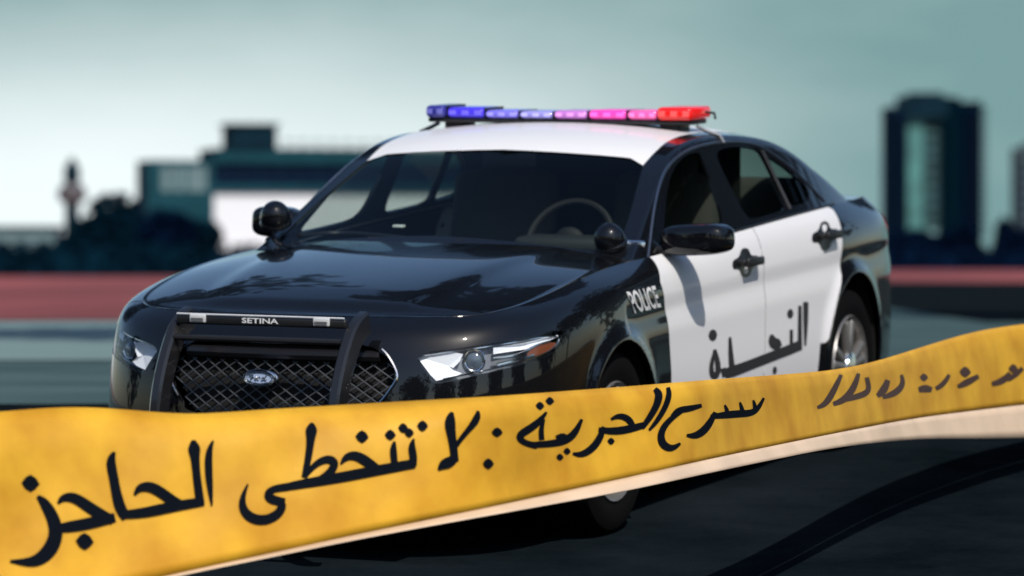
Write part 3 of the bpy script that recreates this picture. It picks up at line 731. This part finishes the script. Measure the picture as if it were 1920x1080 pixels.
def gp(px, py):                                    # a point of the level ground
    d = EYE / ((py - 497) / FPX); return ((px - 960) / FPX * d, d)
def wp(px, py, D):                                 # a point D metres away
    d = RT @ np.array([(px - 960) / FPX, 1, (540 - py) / FPX]); t = D / d[1]; return np.array([0, 0, EYE]) + d * t
sheet('plaza', [gp(*p) for p in ((-9000, 632), (260, 600), (1000, 540), (1660, 528), (11000, 532), (11000, 502), (-9000, 502))], .004,
      mat('red plaza surface', (.07, .022, .024), .9, spec=.1, noise=.5, nscale=.17, col2=(.40, .105, .10), stretch=(.30, .09, 1)), 'red surfaced ground in streaks beyond the car')
sheet('pavement', [gp(*p) for p in ((-9000, 690), (300, 676), (1000, 655), (1470, 650), (1470, 600), (1000, 585), (250, 603), (-9000, 634))], .006,
      mat('pale pavement', (.14, .21, .205), .9, spec=.1, noise=.3, nscale=.3, col2=(.19, .27, .26)), 'pale grey green pavement behind the car')
pf = lambda px: np.interp(px, [300, 1000, 1480, 1500, 1640, 1750, 1850, 11000], [679, 658, 652, 576, 575, 592, 606, 622])
V = []; cols = np.r_[np.linspace(-9000, -600, 16), np.linspace(-400, 2400, 57), np.linspace(2700, 11000, 16)]
for c_ in cols:
    for t in np.linspace(0, 1, 16):
        x, y = gp(c_, (752 if c_ < 1000 else 745) * (1 - t) + pf(c_) * t); V.append((x, y, zground(x, y) + .006))
o = mk('path', V, [(i * 16 + k, (i + 1) * 16 + k, (i + 1) * 16 + k + 1, i * 16 + k + 1) for i in range(len(cols) - 1) for k in range(15)],
       mat('worn path', (.028, .058, .060), .9, spec=.1, noise=.3, nscale=.5, col2=(.07, .115, .113))); tag(o, 'darker worn strip between the pale pavement and the car', kind='structure')

# ------------------------------------------------------------------ buildings far behind
DTEAL = mat('dark teal wall', (.003, .018, .030), .9, spec=.1, noise=.3, nscale=.3)
MTEAL = mat('mid teal wall', (.008, .050, .066), .9, spec=.1, noise=.2, nscale=.3)
PALE = mat('pale facade', (.11, .19, .20), .7, noise=.2, nscale=.3)
WWALL = mat('white wall', (.74, .80, .82), .8, noise=.03, nscale=.2)
NAVY = mat('dark window band', (.002, .009, .026), .7, spec=.05)
GREEN = mat('pale green glazing', (.06, .20, .185), .6, noise=.3, nscale=.15)
def P_(name, mb, m, par, label=None):
    o = mb.build(name, m, par, smooth=False)
    if label: o['label'] = label
    return o
ANG = R_(-12); D0 = 500.; SC = FPX / D0
oL = wp(276, 497, D0)
bl1 = empty('office_building', (oL[0], D0, 0), -ANG)
tag(bl1, 'low teal office block with dark window band, white lower wall and rooftop cube', 'building')
def bx(x0, x1, y0, y1, fwd=0, dep=10):             # px extents on the facade -> local box
    X0, X1 = (x0 - 262) / SC / math.cos(ANG), (x1 - 262) / SC / math.cos(ANG); Z0, Z1 = EYE + (497 - y1) / SC, EYE + (497 - y0) / SC
    return ((X0 + X1) / 2, fwd + dep / 2, (Z0 + Z1) / 2), (X1 - X0, dep, Z1 - Z0)
P_('wing', MB().box(*bx(262, 385, 300, 505, 0, 9)), MTEAL, bl1)
P_('upper_storey', MB().box(*bx(385.5, 900, 281, 304, -.3, 12)), MTEAL, bl1)
P_('window_band', MB().box(*bx(385.5, 900, 304, 346, .2, 11)), NAVY, bl1)
P_('parapet', MB().box(*bx(384, 900, 277, 281, -.5, 12.4)), DTEAL, bl1)
P_('ledge', MB().box(*bx(385.5, 900, 346, 362, -.3, 12)), MTEAL, bl1)
P_('lower_wall', MB().box(*bx(385.5, 900, 362, 505, .0, 11)), WWALL, bl1)
P_('rooftop_cube', MB().box(*bx(418, 508, 233, 277, 2, 5)), DTEAL, bl1)
P_('rooftop_slab', MB().box(*bx(412, 514, 229, 233, 1.6, 6)), DTEAL, bl1)
for a, b in ((288, 306), (312, 330), (336, 372)): P_('window', MB().box(*bx(a, b, 312, 358, -.12, .1)), PALE, bl1)
for k in range(14): P_('mullion', MB().box(*bx(400 + k * 36, 403 + k * 36, 304, 346, -.02, .2)), DTEAL, bl1)
rl = MB().box(*bx(515, 900, 263, 264.5, .4, .1)); 
rl = P_('railing', rl, DTEAL, bl1)
for k in range(8): P_('railing_post', MB().box(*bx(523 + k * 28, 526 + k * 28, 258, 277, .4, .12)), DTEAL, rl)

D1 = 420.; S1 = FPX / D1; q = wp(-60, 497, D1)
b2 = empty('low_building', (q[0], D1, 0)); tag(b2, 'small pale grey building low at the left edge beside the slender tower', 'building')
P_('wall', MB().box((8 / 1 * .5, 4, 1.9), (8.0, 8, 4.2)), PALE, b2); P_('roof', MB().box((4, 4, 4.15), (8.5, 8.6, .3)), MTEAL, b2)
for k in range(4): P_('window', MB().box((1 + k * 2, -.05, 2.3), (1.1, .1, 1.3)), DTEAL, b2)

D2 = 450.; S2 = FPX / D2; q = wp(135, 497, D2)
b3 = empty('monument_tower', (q[0], D2, 0)); tag(b3, 'slender dark monument tower with a wider grey brown drum near its top', 'tower')
P_('shaft', MB().lathe((0, 0, 0), (0, 0, 1), [(.9, 0), (.75, 4), (.7, 7.0), (.9, 7.4)], 12), DTEAL, b3)
P_('drum', MB().lathe((0, 0, 0), (0, 0, 1), [(.5, 6.7), (1.35, 7.1), (1.45, 7.9), (1.2, 8.5), (.6, 8.8)], 16), mat('weathered stone', (.085, .08, .085), .8, noise=.2), b3)
P_('lantern', MB().lathe((0, 0, 0), (0, 0, 1), [(.55, 8.7), (.85, 9.2), (.8, 10.2), (.45, 10.9), (.05, 11.4)], 12), DTEAL, b3)

D3 = 1500.; S3 = FPX / D3
def tb(x0, x1, y0, y1, fwd, dep): return (((x0 + x1) / 2 - 1750) / S3, fwd + dep / 2, EYE + (497 - (y0 + y1) / 2) / S3), ((x1 - x0) / S3, dep, (y1 - y0) / S3)
q = wp(1750, 497, D3); tw_ = empty('residential_tower', (q[0], D3, 0)); tag(tw_, 'dark high rise tower with stacked balconies and a pale green glazed strip', 'tower block')
P_('left_wing', MB().box(*tb(1662, 1702, 200, 505, 0, 18)), DTEAL, tw_)
P_('glazed_strip', MB().box(*tb(1702, 1732, 222, 450, 1.5, 15)), GREEN, tw_)
P_('glazed_strip', MB().box(*tb(1735, 1766, 222, 430, 2.5, 14)), mat('grey green glazing', (.025, .085, .085), .6, noise=.4, nscale=.15), tw_)
P_('base', MB().box(*tb(1702, 1767, 450, 505, .5, 16)), DTEAL, tw_)
P_('core', MB().box(*tb(1767, 1800, 182, 505, -.6, 18)), mat('near black wall', (.001, .008, .014), .9, spec=0), tw_)
P_('right_wing', MB().box(*tb(1800, 1842, 190, 505, .8, 18)), mat('navy wall', (.001, .008, .018), .9, spec=0), tw_)
P_('crown', MB().box(*tb(1688, 1777, 180, 222, -1, 19)), DTEAL, tw_)
for k in range(9): P_('window_row', MB().box(*tb(1736, 1765, 232 + k * 22, 239 + k * 22, 2.2, .6)), NAVY, tw_)
P_('plant_room', MB().box(*tb(1705, 1770, 173, 180, 3, 8)), DTEAL, tw_)
for k in range(17):
    y = 207 + k * 14.5
    P_('balcony', MB().box(*tb(1654, 1700, y, y + 6, -1.6, 6)), NAVY, tw_); P_('balcony', MB().box(*tb(1812, 1850, y - 4, y + 2, -1.4, 6)), NAVY, tw_)
q = wp(1906, 497, 1500.); tw2 = empty('distant_tower', (q[0], 1500, 0)); tag(tw2, 'dark tower cut off by the right edge of the picture', 'tower block')
P_('wall', MB().box((12, 8, 18), (24, 16, 43)), mat('blue grey wall', (.03, .05, .06), .7), tw2); P_('roof', MB().box((12, 8, 40.3), (18, 12, 1.6)), DTEAL, tw2)
for k in range(10): P_('window', MB().box((2 + k * 0, -.1, 4 + k * 3.4), (2.5, .2, 1.6)), NAVY, tw2)

# ------------------------------------------------------------------ trees
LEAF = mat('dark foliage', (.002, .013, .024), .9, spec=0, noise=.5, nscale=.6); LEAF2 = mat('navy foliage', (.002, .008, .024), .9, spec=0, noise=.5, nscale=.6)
BARK = mat('bark', (.03, .025, .02), .9, noise=.3)
def crown_mb(c, r, n, leaf, seed, clumps=9):
    g = np.random.default_rng(seed); mb = MB(); cs = []
    for k in range(clumps):
        v = g.normal(size=3); v /= np.linalg.norm(v); cs.append((np.array(c) + v * np.array(r) * .55 * g.uniform(.5, 1), np.array(r) * g.uniform(.35, .6)))
    V = []; F = []
    for k in range(n):
        cc, rr = cs[g.integers(clumps)]; v = g.normal(size=3); v /= np.linalg.norm(v); p = cc + v * rr * g.uniform(.55, 1.05)
        a = g.normal(size=3); a /= np.linalg.norm(a); b = np.cross(a, g.normal(size=3)); b /= np.linalg.norm(b); l = leaf * g.uniform(.6, 1.4)
        i = len(V); V += [p - a * l, p + b * l * .6, p + a * l, p - b * l * .6]; F.append((i, i + 1, i + 2, i + 3))
    mb.add([tuple(v) for v in V], F); return mb
def tree(px, ytop, D, wpx, label, seed, m=LEAF, n=4000, shape=1., name='tree', grp=None):
    S_ = FPX / D; top_ = EYE + (497 - ytop) / S_; rx = wpx / 2 / S_; q = wp(px, 497, D)
    t = empty(name, (q[0], D, 0)); tag(t, label, 'tree' if 'tree' in name else 'hedge', grp); rz = top_ * .42 * shape
    c = (0, 0, top_ - rz)
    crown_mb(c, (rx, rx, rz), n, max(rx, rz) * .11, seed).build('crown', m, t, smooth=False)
    mb = MB(); mb.tube([(0, 0, -.1), (.05, 0, top_ * .3), (0, .05, top_ * .75)], [top_ * .045, top_ * .03, top_ * .012], 7)
    for k in range(4):
        a = k * 1.6 + seed; mb.tube([(0, 0, top_ * (.3 + .08 * k)), (math.cos(a) * rx * .55, math.sin(a) * rx * .55, top_ * (.5 + .08 * k))], [top_ * .015, top_ * .005], 5)
    mb.build('trunk', BARK, t)
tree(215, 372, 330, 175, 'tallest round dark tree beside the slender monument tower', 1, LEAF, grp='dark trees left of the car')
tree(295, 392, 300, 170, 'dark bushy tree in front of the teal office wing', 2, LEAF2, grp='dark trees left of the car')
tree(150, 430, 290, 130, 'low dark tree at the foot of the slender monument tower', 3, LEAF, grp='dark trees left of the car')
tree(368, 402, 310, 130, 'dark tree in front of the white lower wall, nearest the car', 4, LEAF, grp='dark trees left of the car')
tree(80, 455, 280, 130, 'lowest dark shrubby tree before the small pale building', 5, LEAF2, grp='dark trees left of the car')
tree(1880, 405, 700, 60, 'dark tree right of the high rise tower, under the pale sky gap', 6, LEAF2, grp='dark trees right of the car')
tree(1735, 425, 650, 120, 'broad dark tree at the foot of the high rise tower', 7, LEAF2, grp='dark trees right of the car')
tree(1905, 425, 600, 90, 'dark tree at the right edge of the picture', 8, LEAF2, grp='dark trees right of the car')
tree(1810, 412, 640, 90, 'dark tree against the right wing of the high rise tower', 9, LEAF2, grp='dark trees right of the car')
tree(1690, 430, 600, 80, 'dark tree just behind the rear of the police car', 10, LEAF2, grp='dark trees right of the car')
def hedge(x0, x1, ytop, D, label, seed, m):
    S_ = FPX / D; q0, q1 = wp(x0, 497, D)[0], wp(x1, 497, D)[0]; h = EYE + (497 - ytop) / S_
    t = empty('hedge', ((q0 + q1) / 2, D, 0)); tag(t, label, 'hedge'); L_ = q1 - q0; g = np.random.default_rng(seed)
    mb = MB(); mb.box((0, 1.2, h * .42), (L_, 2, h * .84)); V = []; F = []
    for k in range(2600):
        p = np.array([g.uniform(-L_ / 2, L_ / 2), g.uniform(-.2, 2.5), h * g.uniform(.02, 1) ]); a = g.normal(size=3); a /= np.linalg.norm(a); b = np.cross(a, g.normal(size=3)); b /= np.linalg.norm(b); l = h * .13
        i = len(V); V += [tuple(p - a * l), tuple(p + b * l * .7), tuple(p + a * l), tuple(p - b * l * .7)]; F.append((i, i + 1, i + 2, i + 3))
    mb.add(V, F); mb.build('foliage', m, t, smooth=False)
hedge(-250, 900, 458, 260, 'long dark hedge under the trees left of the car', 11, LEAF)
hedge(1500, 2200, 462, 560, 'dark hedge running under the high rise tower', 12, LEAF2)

# trees outside the frame that the paint mirrors
mb = MB(); tk = MB()
def addtree(x, y, zc, rx, rz, n, seed, trunk=True, leaf=.22):
    m_ = crown_mb((x, y, zc), (rx, rx, rz), n, leaf, seed, 12); mb.add(m_.V, m_.F)
    if trunk: tk.tube([(x, y, -2.6 if y < 20 else -.1), (x + .2, y, zc * .5), (x, y, zc + rz * .4)], [.2, .15, .05], 7)
for k, (x, y, zc, rx, rz) in enumerate([(-9, 31, 6.5, 4.6, 3.2), (-6.5, 38, 12, 5.5, 4.0), (9.5, 52, 10, 4, 4.5),
        (-16, 4, 4, 5, 5), (-20, 14, 4, 5, 5), (-13, -8, 3.5, 5, 5), (-5, -14, 3.5, 5, 5), (4, -14, 3, 5, 4.5), (12, -10, 3.5, 5, 5), (19, 0, 3, 5, 5), (22, 11, 3, 4.5, 4.5), (24, 21, 3, 4.5, 4.2), (-22, 24, 4, 5, 5)]):
    addtree(x, y, zc, rx, rz, 1500, 40 + k, leaf=.4 if k > 2 else .3)
for k, (x, y, zc, rx, rz) in enumerate([(13, 30, 7, 5, 6.5), (19, 36, 8, 5, 6.5), (24, 29, 6, 5, 5.5), (1.5, 33, 13, 4.5, 2.6)]): addtree(x, y, zc, rx, rz, 2200, 80 + k, leaf=.35, trunk=k < 3)
wd = mb.build('woods', LEAF, None, smooth=False); tag(wd, 'leafy trees around the lot, mirrored in the glossy black paint', 'trees', kind='stuff'); tk.build('trunks', BARK, wd)

# ------------------------------------------------------------------ barrier tape
def ip(xs_, ys__): return lambda x: np.interp(x, xs_, ys__)
tX = np.array([-200, 0, 130, 240, 330, 400, 450, 600, 700, 900, 1000, 1200, 1330, 1500, 1600, 1700, 1800, 1860, 1920, 2120])
tY = np.array([788, 772, 762, 768, 777, 776, 771, 762, 756, 745, 738, 723, 712, 700, 690, 660, 628, 614, 608, 585])
bX = np.array([-200, 0, 325, 400, 500, 650, 800, 960, 1160, 1360, 1560, 1710, 1910, 2120])
bY = np.array([1190, 1150, 1078, 1061, 1040, 1007, 976, 943, 900, 855, 814, 785, 760, 740])
hX = bX; hY = bY + np.array([5, 5, 5, 6, 7, 9, 12, 17, 24, 26, 26, 38, 62, 70])
dX = np.array([-200, 0, 300, 900, 1300, 1550, 1750, 1920, 2120]); dD = np.array([12.6, 12.8, 13.1, 13.6, 14.7, 16.3, 18.2, 19.4, 20.4])
nu, nv = 260, 14; xsx = np.linspace(-200, 2120, nu)
def sm(x, a, b):
    kk = np.linspace(-60, 60, 13); return np.mean([np.interp(x + k, a, b) for k in kk], axis=0)
TY, BY_, HY, DD = sm(xsx, tX, tY), sm(xsx, bX, bY), sm(xsx, hX, hY), sm(xsx, dX, dD)
V = []
for i, x in enumerate(xsx):
    for j in range(nv):
        v = j / (nv - 1); y = TY[i] + (BY_[i] - TY[i]) * v
        roll_ = .05 * math.exp(-(v / .10) ** 2)                          # the top edge rolls back
        d = DD[i] + .10 * (.5 - v) + roll_ + .012 * math.sin(x / 85. + 2 * v) * (1 - v) + .014 * math.sin(x / 210. + 3 * v) + .004 * math.sin(x / 37. + 7 * v) * math.sin(x / 95. - 4 * v)
        V.append(tuple(wp(x, y, d)))
F = [(i * nv + j, (i + 1) * nv + j, (i + 1) * nv + j + 1, i * nv + j + 1) for i in range(nu - 1) for j in range(nv - 1)]
YEL = mat('yellow tape plastic', (.50, .235, .014), .5, noise=.3, nscale=4.5, col2=(.74, .41, .030), bump=.06, bscale=25, spec=.3)
tape = mk('barrier_tape', V, F, YEL); tag(tape, 'wide yellow barrier tape with black Arabic writing stretched across the foreground', 'tape')
bT = BVHTree.FromPolygons(V, F)
so_ = tape.modifiers.new('thickness', 'SOLIDIFY'); so_.thickness = .002; so_.offset = 0
V = []
for i, x in enumerate(xsx):
    for j in range(5):
        v = j / 4; y = BY_[i] + (HY[i] - BY_[i]) * v - .3; d = DD[i] - .05 - .035 - .11 * v + .012 * math.sin(x / 210. + 3)
        V.append(tuple(wp(x, y, d)))
F = [(i * 5 + j, (i + 1) * 5 + j, (i + 1) * 5 + j + 1, i * 5 + j + 1) for i in range(nu - 1) for j in range(4)]
hem = mk('curled_edge', V, F, mat('pale tape edge', (.72, .54, .38), .45, noise=.15, nscale=3), tape); hem['label'] = 'pale curled lower edge'  # lower strip coloured paler than the tape face
so_ = hem.modifiers.new('thickness', 'SOLIDIFY'); so_.thickness = .002
INK = mat('tape ink', (.003, .005, .009), .8, spec=.05); RINK = mat('reddish tape ink', (.05, .02, .015), .5)
def tp(x, y, off):
    d = RT @ np.array([(x - 960) / FPX, 1, (540 - y) / FPX]); d = d / np.linalg.norm(d)
    p, n, i, t = bT.ray_cast(Vector((0, 0, EYE)), Vector(d))
    return None if p is None else np.array(p) - d * off
def tdecal(name, polys, m, off=.0055):
    V = []; F = []
    for k, (P, T) in enumerate(polys):
        h = [tp(x, y, off + k * .0002) for x, y in P]
        if any(a is None for a in h): continue
        b = len(V); V += h; F += [tuple(i + b for i in t) for t in T]
    o = mk(name, V, F, m, tape, smooth=False); return o
def A(pts, k=0):                                    # tracing frames of two enlarged crops
    ox, oy = ((0, 720), (960, 600))[k]; return stroke([(ox + x / 2, oy + y / 2, w_ / 2 * 1.16) for x, y, w_ in pts], 26)
def Dt(x, y, r, k=0, sq=.95):
    ox, oy = ((0, 720), (960, 600))[k]; a = [(ox + (x + r * c) / 2, oy + (y + r * s_ * sq) / 2) for c, s_ in ((1, .1), (.5, .7), (0, 1), (-.6, .6), (-1, -.1), (-.5, -.75), (0, -1), (.6, -.6))]
    return np.array(a), [tuple(range(8))]
W1 = [Dt(115, 372, 34), A([(140, 420, 10), (165, 440, 34), (200, 500, 42), (215, 560, 46), (192, 622, 50), (140, 668, 40), (80, 668, 22), (38, 664, 8)]),
      A([(218, 448, 8), (232, 426, 24), (275, 420, 34), (325, 455, 36), (370, 485, 38), (425, 512, 30)]), A([(190, 545, 14), (240, 538, 36), (310, 528, 38), (370, 514, 38), (432, 500, 30)]), Dt(318, 590, 34),
      A([(430, 255, 10), (412, 285, 34), (425, 340, 30), (436, 410, 32), (452, 470, 38), (475, 502, 30)]), A([(455, 490, 26), (540, 484, 34), (640, 460, 36), (765, 440, 28)]),
      A([(505, 415, 8), (520, 388, 26), (560, 380, 34), (605, 405, 34), (650, 440, 34), (690, 452, 20)]),
      A([(725, 210, 12), (728, 240, 48), (732, 270, 26), (738, 350, 26), (752, 450, 28)]), A([(800, 212, 6), (782, 250, 24), (782, 320, 26), (788, 390, 20), (795, 455, 6)])]
W2 = [A([(930, 375, 6), (905, 430, 20), (912, 480, 30), (955, 512, 34), (1015, 510, 32), (1060, 472, 28), (1058, 440, 28), (1020, 438, 22)]), A([(1070, 440, 20), (1020, 436, 34), (1000, 415, 26), (1020, 392, 22), (1080, 385, 26)]),
      A([(1030, 395, 20), (1120, 376, 30), (1280, 350, 34), (1420, 322, 34), (1556, 298, 30)]),
      A([(1170, 145, 10), (1168, 170, 46), (1166, 200, 26), (1160, 260, 24), (1142, 350, 20)]), A([(1145, 345, 14), (1180, 300, 20), (1228, 276, 26), (1262, 292, 28), (1240, 335, 26), (1190, 362, 20)]),
      A([(1278, 300, 6), (1296, 272, 24), (1335, 264, 30), (1375, 290, 34), (1420, 320, 24)]), Dt(1358, 197, 25),
      A([(1480, 215, 8), (1474, 240, 24), (1478, 280, 22), (1482, 315, 20)]), A([(1552, 205, 6), (1542, 235, 26), (1552, 270, 24), (1548, 305, 26)]),
      Dt(1464, 190, 21), Dt(1512, 164, 19), Dt(1535, 182, 18), Dt(1585, 156, 21),
      A([(1696, 105, 10), (1686, 135, 40), (1692, 180, 28), (1702, 240, 24), (1706, 290, 26)]), A([(1792, 100, 8), (1792, 128, 30), (1760, 168, 16), (1722, 212, 16), (1700, 250, 12)]), A([(1712, 270, 22), (1690, 292, 36), (1662, 300, 34), (1645, 320, 8)]),
      Dt(1865, 180, 21, 0, .85), Dt(1832, 298, 21)]
W3 = [Dt(105, 322, 17, 1), Dt(142, 304, 17, 1), A([(130, 345, 8), (100, 385, 24), (55, 415, 26), (20, 436, 24), (45, 462, 18), (95, 472, 22)], 1), A([(120, 372, 10), (108, 410, 18), (112, 450, 18)], 1),
      A([(80, 468, 20), (140, 465, 22), (200, 455, 26), (238, 425, 24), (262, 372, 10)], 1), A([(165, 440, 10), (190, 430, 18), (212, 445, 16)], 1), Dt(180, 514, 14, 1), Dt(207, 492, 14, 1),
      A([(228, 500, 8), (262, 508, 22), (305, 480, 24), (332, 440, 24), (345, 400, 14)], 1), A([(325, 410, 14), (370, 418, 24), (430, 412, 26), (500, 392, 20)], 1), A([(372, 372, 8), (400, 356, 18), (440, 368, 22), (455, 402, 18)], 1), Dt(372, 454, 14, 1),
      A([(535, 258, 14), (555, 275, 28), (545, 320, 22), (510, 375, 20), (488, 405, 14)], 1), A([(585, 252, 12), (592, 280, 20), (575, 330, 18), (540, 385, 16), (515, 412, 8)], 1),
      A([(598, 360, 8), (622, 336, 20), (660, 334, 22), (712, 320, 12)], 1), A([(640, 340, 12), (590, 372, 18), (555, 420, 22), (562, 468, 26), (600, 486, 22), (632, 462, 8)], 1),
      A([(655, 432, 8), (690, 436, 24), (725, 412, 26), (752, 370, 20), (762, 345, 12)], 1), A([(745, 362, 14), (800, 356, 24), (860, 350, 24), (915, 350, 20), (945, 292, 8)], 1),
      A([(798, 318, 6), (806, 336, 14), (808, 352, 14)], 1), A([(855, 308, 6), (862, 330, 14), (866, 348, 14)], 1), A([(905, 300, 6), (912, 322, 14), (912, 345, 14)], 1)]
tdecal('lettering', W1, INK); tdecal('lettering', W2, INK); tdecal('lettering', W3, INK)
W4 = [A([(1145, 328, 10), (1175, 318, 20), (1205, 270, 22), (1235, 205, 12)], 1), A([(1205, 315, 14), (1250, 300, 24), (1285, 250, 22), (1300, 200, 12)], 1), A([(1250, 300, 12), (1300, 285, 22), (1345, 270, 18), (1330, 215, 14)], 1),
      A([(1370, 285, 14), (1395, 265, 30), (1410, 225, 16)], 1), A([(1390, 290, 12), (1440, 275, 24), (1470, 240, 18), (1460, 205, 10)], 1), Dt(1545, 215, 16, 1), A([(1525, 262, 16), (1550, 255, 28), (1575, 262, 16)], 1),
      A([(1590, 258, 14), (1620, 240, 18), (1640, 205, 12)], 1), Dt(1700, 195, 22, 1), A([(1672, 250, 12), (1705, 235, 26), (1750, 210, 14)], 1), A([(1800, 240, 14), (1840, 230, 24), (1870, 200, 18)], 1), Dt(1880, 182, 18, 1), A([(1860, 225, 12), (1890, 205, 18), (1915, 180, 14)], 1)]
tdecal('lettering', W4, RINK, .009)
